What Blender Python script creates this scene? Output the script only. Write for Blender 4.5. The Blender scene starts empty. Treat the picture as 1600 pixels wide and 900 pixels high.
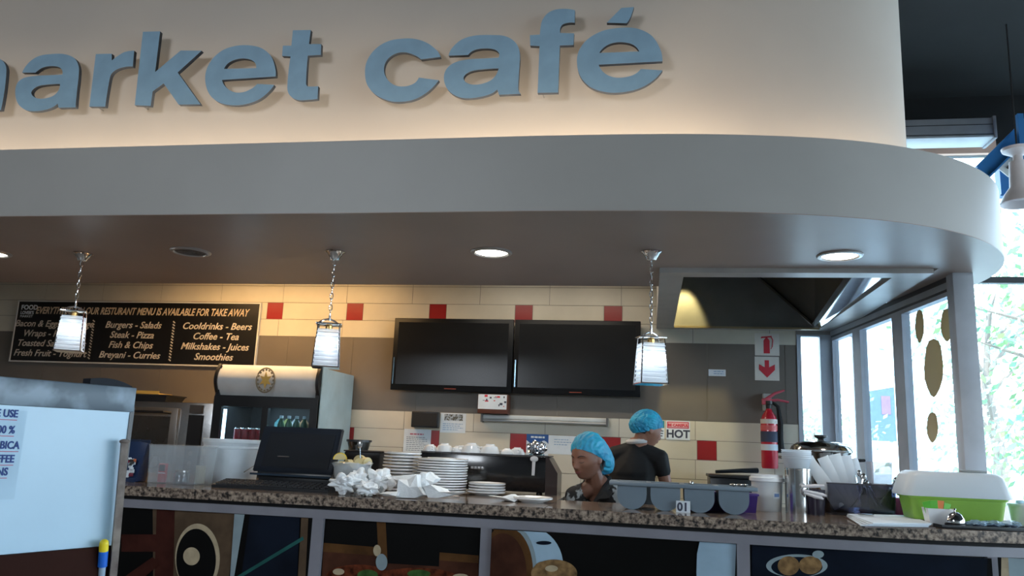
import bpy, bmesh, math, random
from mathutils import Vector, Matrix, noise
random.seed(7)
PI = math.pi
SC = bpy.context.scene
COL = SC.collection

# ------------------------------------------------------------------ camera
CAM_Z, FPX = 1.42, 1250.0
YAW, PITCH, ROLL = math.radians(10), math.radians(11), math.radians(2.3)
FWD = Vector((-math.sin(YAW)*math.cos(PITCH), math.cos(YAW)*math.cos(PITCH), math.sin(PITCH)))
RGT0 = Vector((math.cos(YAW), math.sin(YAW), 0)); UP0 = RGT0.cross(FWD)
RGT = RGT0*math.cos(ROLL)+UP0*math.sin(ROLL); UPV = -RGT0*math.sin(ROLL)+UP0*math.cos(ROLL)
CAMP = Vector((0, 0, CAM_Z))
cd = bpy.data.cameras.new('camera'); cam = bpy.data.objects.new('camera', cd); COL.objects.link(cam)
cd.sensor_width = 36; cd.lens = 36*FPX/1600; cd.clip_start = .05; cd.clip_end = 300
m = Matrix((RGT, UPV, -FWD)).transposed().to_4x4(); m.translation = CAMP
cam.matrix_world = m; SC.camera = cam

def P(px, py, x=None, y=None, z=None):
    "the point of the place that the photograph shows at a pixel, on a plane x=, y= or z="
    d = RGT*((px-800)/FPX)-UPV*((py-450)/FPX)+FWD
    if y is not None: t = y/d.y
    elif z is not None: t = (z-CAM_Z)/d.z
    else: t = x/d.x
    return CAMP+d*t

# ------------------------------------------------------------------ light and exposure
vs = SC.view_settings
vs.view_transform = 'Standard'; vs.look = 'None'; vs.gamma = 1; vs.use_curve_mapping = False; vs.exposure = 0.45
w = bpy.data.worlds.new('sky'); SC.world = w; w.use_nodes = True
nt = w.node_tree; bg = nt.nodes['Background']
tc = nt.nodes.new('ShaderNodeTexCoord'); sp = nt.nodes.new('ShaderNodeSeparateXYZ'); rp = nt.nodes.new('ShaderNodeValToRGB')
nt.links.new(tc.outputs['Generated'], sp.inputs[0]); nt.links.new(sp.outputs['Z'], rp.inputs[0]); nt.links.new(rp.outputs[0], bg.inputs[0])
rp.color_ramp.elements[0].position = 0; rp.color_ramp.elements[0].color = (.76, .9, 1, 1)
rp.color_ramp.elements[1].position = .7; rp.color_ramp.elements[1].color = (.5, .76, 1, 1)
bg.inputs[1].default_value = 6.5

def lamp(kind, name, loc, energy, color=(1, 1, 1), rot=(0, 0, 0), **k):
    l = bpy.data.lights.new(name, kind); l.energy = energy; l.color = color
    for a, b in k.items(): setattr(l, a, b)
    o = bpy.data.objects.new(name, l); o.location = loc; o.rotation_euler = rot; COL.objects.link(o); return o

lamp('SUN', 'sun', (0, 0, 20), 5, (1, .95, .86), (math.radians(48), 0, math.radians(-35)), angle=.01)
# assumed daylight: area lamp added inside the hall, left behind the camera, without glazing
front_lamp = lamp('AREA', 'shopfront_daylight', (-3.4, -2.4, 3.4), 85, (.84, .92, 1), shape='RECTANGLE', size=1.6, size_y=1.0)
front_lamp.rotation_euler = (Vector((-.8, 3.6, 2.2))-Vector((-3.4, -2.4, 3.4))).to_track_quat('-Z', 'Y').to_euler()

# ------------------------------------------------------------------ materials
MATS = {}
def mat(name, col, rough=.5, metal=0, **k):
    if name in MATS: return MATS[name]
    mt = bpy.data.materials.new(name); mt.use_nodes = True; n = mt.node_tree; b = n.nodes['Principled BSDF']
    b.inputs['Base Color'].default_value = (*col, 1); b.inputs['Roughness'].default_value = rough; b.inputs['Metallic'].default_value = metal
    if 'trans' in k: b.inputs['Transmission Weight'].default_value = k['trans']
    if 'alpha' in k: b.inputs['Alpha'].default_value = k['alpha']
    if 'emit' in k: b.inputs['Emission Color'].default_value = (*k.get('ecol', col), 1); b.inputs['Emission Strength'].default_value = k['emit']
    if 'coat' in k: b.inputs['Coat Weight'].default_value = k['coat']; b.inputs['Coat Roughness'].default_value = .08
    if 'spec' in k: b.inputs['Specular IOR Level'].default_value = k['spec']
    v = k.get('var', .06); sc = k.get('scale', 6)
    tcn = n.nodes.new('ShaderNodeTexCoord'); nz = n.nodes.new('ShaderNodeTexNoise'); nz.inputs['Scale'].default_value = sc; nz.inputs['Detail'].default_value = 4
    n.links.new(tcn.outputs['Object'], nz.inputs['Vector'])
    mx = n.nodes.new('ShaderNodeMix'); mx.data_type = 'RGBA'; mx.blend_type = 'MIX'
    c2 = k.get('col2', tuple(c*(1-2.2*v) for c in col))
    mx.inputs['A'].default_value = (*[min(1, c*(1+v*.5)) for c in col], 1); mx.inputs['B'].default_value = (*c2, 1)
    cr = n.nodes.new('ShaderNodeValToRGB'); cr.color_ramp.elements[0].position = k.get('p0', .35); cr.color_ramp.elements[1].position = k.get('p1', .7)
    n.links.new(nz.outputs['Fac'], cr.inputs[0]); n.links.new(cr.outputs[0], mx.inputs['Factor']); n.links.new(mx.outputs['Result'], b.inputs['Base Color'])
    if 'bump' in k:
        bp = n.nodes.new('ShaderNodeBump'); bp.inputs['Strength'].default_value = k['bump']; bp.inputs['Distance'].default_value = k.get('bd', .01)
        nb = n.nodes.new('ShaderNodeTexNoise'); nb.inputs['Scale'].default_value = k.get('bscale', 40); nb.inputs['Detail'].default_value = 3
        n.links.new(tcn.outputs['Object'], nb.inputs['Vector']); n.links.new(nb.outputs['Fac'], bp.inputs['Height']); n.links.new(bp.outputs[0], b.inputs['Normal'])
    MATS[name] = mt; return mt

def granite():
    mt = bpy.data.materials.new('granite'); mt.use_nodes = True; n = mt.node_tree; b = n.nodes['Principled BSDF']
    tcn = n.nodes.new('ShaderNodeTexCoord'); v = n.nodes.new('ShaderNodeTexVoronoi'); v.inputs['Scale'].default_value = 130
    nz = n.nodes.new('ShaderNodeTexNoise'); nz.inputs['Scale'].default_value = 48; nz.inputs['Detail'].default_value = 7
    for q in (v, nz): n.links.new(tcn.outputs['Object'], q.inputs['Vector'])
    r1 = n.nodes.new('ShaderNodeValToRGB'); e = r1.color_ramp.elements
    e[0].position = .36; e[0].color = (.035, .03, .028, 1); e[1].position = .62; e[1].color = (.40, .31, .24, 1)
    x = e.new(.48); x.color = (.22, .165, .13, 1)
    n.links.new(nz.outputs['Fac'], r1.inputs[0])
    mx = n.nodes.new('ShaderNodeMix'); mx.data_type = 'RGBA'; mx.blend_type = 'MULTIPLY'; mx.inputs['Factor'].default_value = .6
    r2 = n.nodes.new('ShaderNodeValToRGB'); r2.color_ramp.elements[0].position = .12; r2.color_ramp.elements[0].color = (.25, .23, .22, 1); r2.color_ramp.elements[1].position = .5; sx = n.nodes.new('ShaderNodeSeparateColor'); n.links.new(v.outputs['Color'], sx.inputs[0]); n.links.new(sx.outputs[0], r2.inputs[0])
    n.links.new(r1.outputs[0], mx.inputs['A']); n.links.new(r2.outputs[0], mx.inputs['B']); n.links.new(mx.outputs['Result'], b.inputs['Base Color'])
    b.inputs['Roughness'].default_value = .12; b.inputs['Specular IOR Level'].default_value = .7
    return mt
GRANITE = granite()
def translucent(name, col, f=.5):
    mt = bpy.data.materials.new(name); mt.use_nodes = True; n = mt.node_tree; p = n.nodes['Principled BSDF']; p.inputs['Base Color'].default_value = (*col, 1); p.inputs['Roughness'].default_value = .3
    t = n.nodes.new('ShaderNodeBsdfTranslucent'); t.inputs[0].default_value = (*col, 1); s = n.nodes.new('ShaderNodeMixShader'); s.inputs[0].default_value = f
    n.links.new(p.outputs[0], s.inputs[1]); n.links.new(t.outputs[0], s.inputs[2]); n.links.new(s.outputs[0], n.nodes['Material Output'].inputs[0]); return mt
FROST = translucent('frosted_sheet', (.86, .91, .95), .5)
def glass(name, col=(1, 1, 1), a=.12, rough=.02):
    if name in MATS: return MATS[name]
    mt = bpy.data.materials.new(name); mt.use_nodes = True; n = mt.node_tree; n.nodes.remove(n.nodes['Principled BSDF'])
    t = n.nodes.new('ShaderNodeBsdfTransparent'); t.inputs[0].default_value = (*col, 1); g = n.nodes.new('ShaderNodeBsdfGlossy'); g.inputs['Roughness'].default_value = rough
    s = n.nodes.new('ShaderNodeMixShader'); s.inputs[0].default_value = a
    n.links.new(t.outputs[0], s.inputs[1]); n.links.new(g.outputs[0], s.inputs[2]); n.links.new(s.outputs[0], n.nodes['Material Output'].inputs[0])
    MATS[name] = mt; return mt
GLASS = glass('window_glass', (.93, .97, 1), .06)
CLEAR = mat('clear_plastic', (.55, .62, .68), .12, alpha=.28)
SMOKE = glass('smoked_plastic', (.42, .42, .50), .09, .15)
WHITE = mat('white_plastic', (.82, .84, .86), .35)
TUB = mat('tub_plastic', (.72, .80, .86), .35)
PORC = mat('porcelain', (.90, .92, .94), .15, coat=.5)
BLACK = mat('black_plastic', (.012, .014, .018), .35)
BLACKM = mat('black_matt', (.01, .01, .011), .8)
CHROME = mat('chrome', (.85, .85, .86), .08, 1)
STEEL = mat('brushed_steel', (.62, .62, .62), .25, 1, bump=.05)
STEELD = mat('hood_steel', (.20, .195, .18), .42, .55)
ALU = mat('window_aluminium', (.42, .46, .52), .45)
PAPER = mat('paper', (.70, .77, .84), .8)
INK = mat('ink', (.05, .06, .1), .8)
RED = mat('red_print', (.62, .03, .05), .5)
REDP = mat('red_paint', (.55, .02, .04), .25, coat=.6)
NAPKIN = mat('napkin_tissue', (.90, .94, .97), .9, bump=.3, bscale=60)
DKWOOD = mat('dark_wood', (.05, .02, .012), .55, bump=.2)

# ------------------------------------------------------------------ mesh tools
class B:
    def __init__(s): s.bm = bmesh.new(); s.M = Matrix(); s.mi = 0
    def v(s, p): return s.bm.verts.new(s.M @ Vector(p))
    def f(s, vs):
        try: fc = s.bm.faces.new(vs); fc.material_index = s.mi; return fc
        except ValueError: return None
    def box(s, x0, x1, y0, y1, z0, z1, bev=0, seg=2):
        n0 = len(s.bm.verts); c = [s.v((x, y, z)) for x in (x0, x1) for y in (y0, y1) for z in (z0, z1)]
        fs = [s.f([c[i] for i in q]) for q in ((0, 1, 3, 2), (4, 6, 7, 5), (0, 4, 5, 1), (2, 3, 7, 6), (0, 2, 6, 4), (1, 5, 7, 3))]
        if bev:
            es = list({e for v in c for e in v.link_edges})
            r = bmesh.ops.bevel(s.bm, geom=es, offset=bev, segments=seg, profile=.5, affect='EDGES')
            for q in r['faces']: q.material_index = s.mi
        return s
    def hexa(s, bot, top):
        b = [s.v(p) for p in bot]; t = [s.v(p) for p in top]; n = len(b)
        s.f(b[::-1]); s.f(t)
        for i in range(n): s.f([b[i], b[(i+1) % n], t[(i+1) % n], t[i]])
        return s
    def quad(s, *ps): s.f([s.v(p) for p in ps]); return s
    def prism(s, poly, axis, a, b):
        "poly of 2-D points extruded along an axis; x: (y,z)  y: (x,z)  z: (x,y)"
        fn = {'x': lambda p, h: (h, p[0], p[1]), 'y': lambda p, h: (p[0], h, p[1]), 'z': lambda p, h: (p[0], p[1], h)}[axis]
        return s.hexa([fn(p, a) for p in poly], [fn(p, b) for p in poly])
    def lathe(s, prof, n=32, c=(0, 0, 0), close=False, mis=None, sx=1, sy=1):
        rings = []
        for r, z in prof:
            if r < 1e-5: rings.append([s.v((c[0], c[1], c[2]+z))])
            else: rings.append([s.v((c[0]+sx*r*math.cos(2*PI*i/n), c[1]+sy*r*math.sin(2*PI*i/n), c[2]+z)) for i in range(n)])
        prs = list(zip(rings, rings[1:]))+([(rings[-1], rings[0])] if close else [])
        for k, (a, b) in enumerate(prs):
            if mis: s.mi = mis[k]
            for i in range(n):
                j = (i+1) % n
                if len(a) == 1 and len(b) == 1: continue
                if len(a) == 1: s.f([a[0], b[j], b[i]])
                elif len(b) == 1: s.f([a[i], a[j], b[0]])
                else: s.f([a[i], a[j], b[j], b[i]])
        return s
    def tube(s, pts, r, n=8, cap=True, closed=False):
        pts = [Vector(p) for p in pts]; rings = []; N = len(pts)
        rr = r if isinstance(r, (list, tuple)) else [r]*N
        up = Vector((0, 0, 1))
        for i, p in enumerate(pts):
            if closed: t = pts[(i+1) % N]-pts[i-1]
            else: t = pts[min(i+1, N-1)]-pts[max(i-1, 0)]
            t.normalize(); u = up if abs(t.dot(up)) < .95 else Vector((1, 0, 0))
            a = t.cross(u).normalized(); b = t.cross(a)
            rings.append([s.v(p+(a*math.cos(2*PI*k/n)+b*math.sin(2*PI*k/n))*rr[i]) for k in range(n)])
        for a, b in list(zip(rings, rings[1:]))+([(rings[-1], rings[0])] if closed else []):
            for i in range(n): s.f([a[i], a[(i+1) % n], b[(i+1) % n], b[i]])
        if cap and not closed: s.f(rings[0][::-1]); s.f(rings[-1])
        return s
    def ribbon(s, path, z0, z1, th):
        "upright wall strip along a plan path, th thick to the left of travel"
        P2 = [Vector(p) for p in path]; inn = offset(path, th)
        n = len(P2); a = [[s.v((p.x, p.y, z)) for p in P2] for z in (z0, z1)]; b = [[s.v((p[0], p[1], z)) for p in inn] for z in (z0, z1)]
        for i in range(n-1):
            s.f([a[0][i], a[0][i+1], a[1][i+1], a[1][i]]); s.f([b[0][i+1], b[0][i], b[1][i], b[1][i+1]])
            s.f([a[1][i], a[1][i+1], b[1][i+1], b[1][i]]); s.f([a[0][i+1], a[0][i], b[0][i], b[0][i+1]])
        for k in (0, n-1): s.f([a[0][k], a[1][k], b[1][k], b[0][k]])
        return s
    def ico(s, c, r, sub=2, fn=None, sc=(1, 1, 1)):
        r0 = bmesh.ops.create_icosphere(s.bm, subdivisions=sub, radius=1)
        for v in r0['verts']:
            d = v.co.copy(); k = fn(d) if fn else 1
            v.co = s.M @ (Vector(c)+Vector((d.x*sc[0], d.y*sc[1], d.z*sc[2]))*r*k)
        for q in {q for v in r0['verts'] for q in v.link_faces}: q.material_index = s.mi
        return s
    def obj(s, name, mats, parent=None, loc=None, rz=0, ang=35, flat=False, recalc=True):
        if recalc: bmesh.ops.recalc_face_normals(s.bm, faces=s.bm.faces)
        me = bpy.data.meshes.new(name); s.bm.to_mesh(me); s.bm.free()
        for x in (mats if isinstance(mats, (list, tuple)) else [mats]): me.materials.append(x)
        if not flat:
            for p in me.polygons: p.use_smooth = True
            me.set_sharp_from_angle(angle=math.radians(ang))
        o = bpy.data.objects.new(name, me); COL.objects.link(o)
        if parent: o.parent = parent
        if loc is not None: o.location = loc
        o.rotation_euler.z = rz
        return o

def offset(path, d):
    P2 = [Vector((p[0], p[1])) for p in path]; out = []
    for i, p in enumerate(P2):
        t = (P2[min(i+1, len(P2)-1)]-P2[max(i-1, 0)]).normalized(); out.append((p.x-t.y*d, p.y+t.x*d))
    return out
def cr(path, k=8):
    "Catmull-Rom through the points of an open path"
    P2 = [Vector(p) for p in path]; out = []
    for i in range(len(P2)-1):
        a, b, c, d = P2[max(i-1, 0)], P2[i], P2[i+1], P2[min(i+2, len(P2)-1)]
        for j in range(k):
            t = j/k; out.append(.5*((2*b)+(c-a)*t+(2*a-5*b+4*c-d)*t*t+(3*b-a-3*c+d)*t**3))
    out.append(P2[-1]); return out
def tag(o, label=None, cat=None, group=None, kind=None):
    if label: o['label'] = label
    if cat: o['category'] = cat
    if group: o['group'] = group
    if kind: o['kind'] = kind
    return o
def struct(b, name, mats, **k):
    return tag(b.obj(name, mats, **k), kind='structure')
def thing(name, label, cat, loc=(0, 0, 0), rz=0, group=None):
    o = bpy.data.objects.new(name, None); COL.objects.link(o); o.location = loc; o.rotation_euler.z = rz; o.empty_display_size = .1
    return tag(o, label, cat, group)
def dup(root, loc, rz=None, label=None, group=None):
    kids = [c for c in COL.objects if c.parent == root]
    r = root.copy(); COL.objects.link(r); r.location = loc
    if rz is not None: r.rotation_euler.z = rz
    if label: r['label'] = label
    if group: r['group'] = group
    def rec(src, dst):
        for ch in list(src.children):
            if ch in seen: continue
            c = ch.copy(); COL.objects.link(c); c.parent = dst; seen.add(c); rec(ch, c)
    seen = {r}; rec(root, r); return r
def text(name, s, size, mtl, parent=None, loc=(0, 0, 0), rot=(PI/2, 0, 0), ext=.0006, shear=0, align='LEFT', bold=0, sx=1):
    c = bpy.data.curves.new(name, 'FONT'); c.body = s; c.size = size; c.extrude = ext; c.shear = shear; c.align_x = align; c.offset = bold; c.resolution_u = 3
    t = bpy.data.objects.new(name, c); COL.objects.link(t); dg = bpy.context.evaluated_depsgraph_get()
    me = bpy.data.meshes.new_from_object(t.evaluated_get(dg)); bpy.data.objects.remove(t)
    me.materials.clear(); me.materials.append(mtl)
    o = bpy.data.objects.new(name, me); COL.objects.link(o)
    if parent: o.parent = parent
    o.location = loc; o.rotation_euler = rot; o.scale.x = sx
    return o
def lines_print(b, x0, x1, z0, z1, n, y, frac=(.6, 1), h=.35, seed=0):
    "small printed text lines as short dashes on a notice"
    rr = random.Random(seed); st = (z1-z0)/n
    for i in range(n):
        z = z1-st*(i+.5); x = x0; end = x0+(x1-x0)*rr.uniform(*frac)
        while x < end:
            l = rr.uniform(.012, .03); b.box(x, min(x+l, end), y, y+.0006, z-st*h/2, z+st*h/2); x += l+.005

# ================================================================== THE SETTING
ZC = 2.42        # underside of the bulkhead
WY = 6.6         # tiled kitchen wall
HALLZ = 4.42
b = B(); b.box(-9, 9, -6, 6.9, -.1, 0); struct(b, 'floor', mat('floor_tile', (.35, .33, .31), .3))
b = B(); b.box(-9, 9, -6, 6.9, HALLZ, HALLZ+.1); struct(b, 'ceiling', mat('hall_ceiling_paint', (.009, .009, .009), .95))
b = B(); b.box(-9.1, -9, -6, 6.9, 0, 4.42); struct(b, 'wall_left', mat('hall_wall', (.3, .28, .26), .8))
b = B(); b.box(-9, 9, -6.1, -6, 0, 4.42)
struct(b, 'wall_front', mat('hall_wall', (.3, .28, .26), .8))

# tiled kitchen wall: every tile a raised face on the grout
cream, taupe, redt, grout = (mat('cream_tile', (.62, .575, .475), .35, var=.05, scale=3), mat('taupe_tile', (.155, .135, .115), .45, var=.05, scale=3),
                             mat('red_tile', (.30, .016, .018), .3), mat('grout', (.22, .2, .17), .9))
b = B(); b.mi = 3; b.box(-8.9, 1.145, WY, WY+.15, 0, 3.0)
def tiles(z0, z1, x0, pattern, mi, xe=1.143):
    x = x0; i = 0
    while x < xe:
        wd, c = pattern[i % len(pattern)]; a, e = max(x, -8.85)+.002, min(x+wd, xe)-.002
        if e > a+.01: b.mi = c; b.box(a, e, WY-.003, WY, z0+.002, z1-.002)
        x += wd; i += 1
red_x = P(671, 488, y=WY).x
r0 = red_x-.75*10
tiles(2.727, 2.878, P(645, 460, y=WY).x-7.2, [(.6, 0)], 0)
tiles(2.576, 2.727, P(645, 460, y=WY).x-7.2, [(.6, 0)], 0)
tiles(2.425, 2.576, r0, [(.15, 2), (.6, 0)], 0)
tiles(2.274, 2.425, P(435, 510, y=WY).x-6.6, [(.6, 0)], 0)
tiles(1.654, 2.274, P(1105, 600, y=WY).x-9.0, [(.6, 1)], 1)
tiles(1.503, 1.654, P(632, 650, y=WY).x-6.6, [(.6, 0)], 0)
tiles(1.352, 1.503, P(797, 690, y=WY).x-7.5, [(.15, 2), (.6, 0)], 0)
for k in range(8): tiles(1.352-.151*(k+1), 1.352-.151*k, P(632, 650, y=WY).x-6.6-.3*(k % 2), [(.6, 0)], 0)
struct(b, 'wall_back', [cream, taupe, redt, grout], flat=True)
b = B(); b.box(-8.9, 1.6, 4.98, WY, 2.9, 3.0); struct(b, 'trim_1', mat('kitchen_ceiling', (.35, .33, .3), .8))
b = B(); b.box(-8.9, .05, 4.96, 4.98, 2.42, 3.0); struct(b, 'trim_2', mat('bulkhead_back', (.05, .045, .04), .8))

# bulkhead: straight front, round end
front = [(-9, 3.32), (-.5, 3.32), (-.1, 3.33), (.22, 3.35), (.52, 3.39), (.8, 3.45), (1.05, 3.54), (1.28, 3.67), (1.48, 3.84), (1.65, 4.06), (1.77, 4.32), (1.83, 4.6), (1.83, 4.88), (1.76, 5.14), (1.62, 5.36), (1.52, 5.46)]
curve = [(p.x, p.y) for p in [Vector((-9, 3.32))]+cr(front[1:], 5)]
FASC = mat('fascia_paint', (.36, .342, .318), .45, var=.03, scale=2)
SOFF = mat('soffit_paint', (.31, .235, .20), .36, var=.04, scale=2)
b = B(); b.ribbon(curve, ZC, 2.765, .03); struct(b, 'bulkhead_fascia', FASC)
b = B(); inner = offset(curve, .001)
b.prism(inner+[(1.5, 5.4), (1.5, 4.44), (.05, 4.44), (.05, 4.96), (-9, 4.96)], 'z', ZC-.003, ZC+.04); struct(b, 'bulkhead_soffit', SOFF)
SGY = 3.62
sc_ = [(-9, SGY), (.0, SGY), (.3, SGY+.01), (.55, SGY+.04), (.8, SGY+.1), (1.0, SGY+.19), (1.16, SGY+.33), (1.27, SGY+.5), (1.33, SGY+.7), (1.34, SGY+1.0), (1.34, SGY+1.4)]
sgcurve = [(p.x, p.y) for p in [Vector(sc_[0])]+cr(sc_[1:], 5)]
b = B(); b.ribbon(sgcurve, ZC+.04, HALLZ, .08); struct(b, 'sign_wall', mat('sign_wall_paint', (.49, .42, .36), .7, var=.03, scale=1.5))
# assumed warm cove light, unseen in the trough between fascia and sign wall
for i, (x0, x1) in enumerate([(-5.4, -3.4), (-3.3, -1.3), (-1.2, .4)]):
    t = thing('cove_light', ['warm tube light in the bulkhead trough, below the left end of the blue sign', 'warm tube light in the bulkhead trough, below the middle of the blue sign', 'warm tube light in the bulkhead trough, below the accented last letter'][i], 'light', ((x0+x1)/2, 3.47, ZC+.04))
    B().box(x0-(x0+x1)/2, x1-(x0+x1)/2, -.02, .02, 0, .03).obj('batten', WHITE, t)
    l = lamp('AREA', 'cove_glow', (0, 0, .06), 10.5, (1, .87, .68), (math.radians(180-8), 0, 0), shape='RECTANGLE', size=x1-x0, size_y=.05); l.parent = t
for k in range(4):
    pa = [(.75, 3.59), (1.05, 3.72), (1.28, 3.92), (1.43, 4.2)][k]; an = [.2, .55, .9, 1.25][k]
    l = lamp('AREA', 'cove_glow', (pa[0], pa[1], ZC+.1), 1.7, (1, .88, .7), (math.radians(180), 0, an), shape='RECTANGLE', size=.34, size_y=.05)  # lamps without fittings, carrying the assumed cove glow round the bend

# extractor hood: steel canopy hanging at soffit level over the grill
HB = 2.39
hd = thing('extractor_hood', 'stainless extractor canopy with grey frame above the kitchen beside the windows', 'extractor hood', (.7, 5.5, HB))
HF = mat('hood_frame', (.42, .40, .38), .4, .3)
b = B(); b.M = Matrix.Translation((-.7, -5.5, -HB))
b.box(.05, .185, 4.44, WY-.01, HB, 2.9); b.box(.185, 1.37, 4.44, 4.56, HB, 2.9); b.box(1.30, 1.475, 4.56, WY-.01, HB, HB+.03); b.box(1.37, 1.475, 4.44, 4.56, HB, 2.9)
b.box(.185, 1.30, 6.47, WY-.01, HB, HB+.03)
b.obj('frame', HF, hd, ang=20)
TH = Matrix.Translation((-.7, -5.5, -HB)); HC_ = P(1165, 430, y=6.45); HF_ = P(1335, 431, y=4.62)
b = B(); b.M = TH; b.quad((.19, 6.46, HB), (1.26, 6.46, HB), (HC_.x, 6.46, 2.9), (.19, 6.46, 2.9)); b.obj('back_panel', STEELD, hd, flat=True)
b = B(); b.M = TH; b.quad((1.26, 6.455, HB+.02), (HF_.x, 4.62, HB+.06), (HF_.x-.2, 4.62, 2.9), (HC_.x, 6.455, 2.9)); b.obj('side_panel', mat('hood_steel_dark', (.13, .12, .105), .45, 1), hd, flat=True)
b = B(); b.M = TH; b.quad((1.265, 6.44, HB+.025), (1.29, 6.44, HB+.005), (1.36, 4.57, HB+.01), (HF_.x+.02, 4.57, HB+.07)); b.obj('polished_strip', mat('hood_polished', (.62, .66, .7), .07, 1), hd, flat=True)
b = B(); b.M = TH; b.tube([(1.25, 6.42, HB+.025), (HF_.x, 4.6, HB+.06)], .022, 4); b.tube([(1.25, 6.43, HB+.025), (HC_.x, 6.43, 2.88)], .012, 4); b.obj('filter_rail', mat('hood_rail', (.035, .033, .03), .6, .3), hd)
b = B(); b.M = Matrix.Translation((-.7, -5.5, -HB)); b.box(.185, 1.36, 4.57, 6.46, 2.9, 2.92); b.obj('top_panel', STEELD, hd, flat=True)
b = B(); b.M = Matrix.Translation((-.7, -5.5, -HB)); b.box(.19, 1.29, 6.44, 6.46, HB-.012, HB+.004); b.obj('drip_edge', mat('brass_edge', (.45, .36, .22), .3, .8), hd)

# glazed partition on the right of the kitchen
FR = ALU
b = B(); b.box(1.60, 1.705, 4.54, 4.64, 0, ZC, .006); struct(b, 'trim_3', mat('post_paint', (.46, .49, .54), .45))
PA, PB = Vector((1.405, 6.58, 0)), Vector((1.612, 4.64, 0)); PD = (PB-PA).normalized(); PN_ = Vector((-PD.y, PD.x, 0)); PLEN = (PB-PA).length
def Pw(px, py, dn=0):
    "point on the partition's plane; returns (distance along it from the back corner, z, point)"
    d = RGT*((px-800)/FPX)-UPV*((py-450)/FPX)+FWD; q = CAMP+d*((PA+PN_*dn-CAMP).dot(PN_)/d.dot(PN_)); return (q-PA).dot(PD), q.z, q
MP = Matrix((PD, PN_, Vector((0, 0, 1)))).transposed().to_4x4(); MP.translation = PA
b = B(); b.M = MP; b.box(0, PLEN, 0, .08, 2.385, ZC); b.box(0, PLEN, 0, .08, 2.335, 2.35); struct(b, 'trim_4', mat('dark_rail', (.05, .05, .055), .5), flat=True)
b = B(); b.M = MP; b.box(0, PLEN, -.006, .06, 2.35, 2.385); struct(b, 'trim_6', mat('rail_grey', (.36, .39, .43), .4), flat=True)
us = [0, Pw(1335, 600)[0], Pw(1345, 600)[0], Pw(1398, 600)[0], Pw(1412, 600)[0], PLEN]
for i in range(3):
    u0, u1 = us[2*i], us[2*i+1]; u2 = us[2*i+2] if i < 2 else PLEN
    b = B(); b.M = MP; f0 = .02
    b.box(u0, u0+f0, 0, .05, .9, 2.335); b.box(u1 if i < 2 else u1-f0, u2, 0, .05, .9, 2.335); b.box(u0+f0, u1-(f0 if i == 2 else 0), 0, .05, 2.31, 2.335); b.box(u0+f0, u1-(f0 if i == 2 else 0), 0, .05, .9, .96)
    wdw = struct(b, 'window_%d' % (i+2), FR, flat=True)
    b = B(); b.M = MP; b.box(u0+f0, u1-(f0 if i == 2 else 0), .02, .026, .96, 2.31); b.obj('pane', GLASS, wdw, flat=True)
b = B(); b.M = MP; b.box(0, PLEN, 0, .05, 0, .9); struct(b, 'wall_right', mat('hall_wall', (.3, .28, .26), .8))
# narrow window in the tiled wall and facade to the right
b = B(); b.box(1.145, 1.178, WY-.01, WY+.06, .95, 2.36); b.box(1.32, 1.45, WY-.01, WY+.06, .95, 2.36); b.box(1.178, 1.32, WY-.01, WY+.06, 2.345, 2.36); b.box(1.178, 1.32, WY-.01, WY+.06, .95, 1.0)
w1 = struct(b, 'window_1', FR, flat=True); B().box(1.178, 1.32, WY+.02, WY+.026, 1.0, 2.345).obj('pane', GLASS, w1, flat=True)
b = B(); b.box(1.145, 1.62, WY, WY+.1, 0, .95); b.box(1.145, 1.62, WY, WY+.1, 2.36, HALLZ)
b.box(-9, 1.145, WY+.15, 6.9, 0, HALLZ); struct(b, 'wall_facade', mat('hall_wall', (.3, .28, .26), .8))
FY = 6.8
b = B(); b.box(1.62, 1.68, FY, FY+.06, 0, 4.0); b.box(1.68, 9, FY, FY+.06, 2.83, 2.88); b.box(1.68, 9, FY, FY+.06, 3.9, 4.0); b.box(1.68, 9, FY, FY+.06, 0, .25)
for x in (4.4, 6.6): b.box(x, x+.06, FY, FY+.06, .25, 3.9)
w5 = struct(b, 'window_5', mat('dark_frame', (.05, .055, .06), .5), flat=True); B().box(1.68, 9, FY+.02, FY+.026, .25, 3.9).obj('pane', GLASS, w5, flat=True)
b = B(); b.box(1.2, 9, FY, FY+.1, 4.0, HALLZ); struct(b, 'wall_facade_top', mat('black_wall', (.01, .01, .01), .95))
b = B(); b.box(1.6, P(1556, 230, y=6.75).x, 6.74, 6.79, 3.9, 4.03); struct(b, 'trim_5', mat('peach_band', (.72, .45, .33), .7))
b = B(); b.box(9, 9.1, -6, 6.9, 0, .6); b.box(9, 9.1, -6, 6.9, 3.6, 4.42)  # assumed window frame out of view, added to let daylight in from the right
for y in (-6, -2, 2, 6): b.box(9, 9.1, y-.1, y+.1, .6, 3.6)
struct(b, 'window_6', mat('dark_frame', (.05, .055, .06), .5), flat=True)
b = B(); b.box(-60, 60, 6.95, 90, -.25, -.15); b.box(9.1, 60, -40, 6.95, -.25, -.15); tag(struct(b, 'ground', mat('paving', (.6, .6, .58), .9)), kind='structure')

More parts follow.
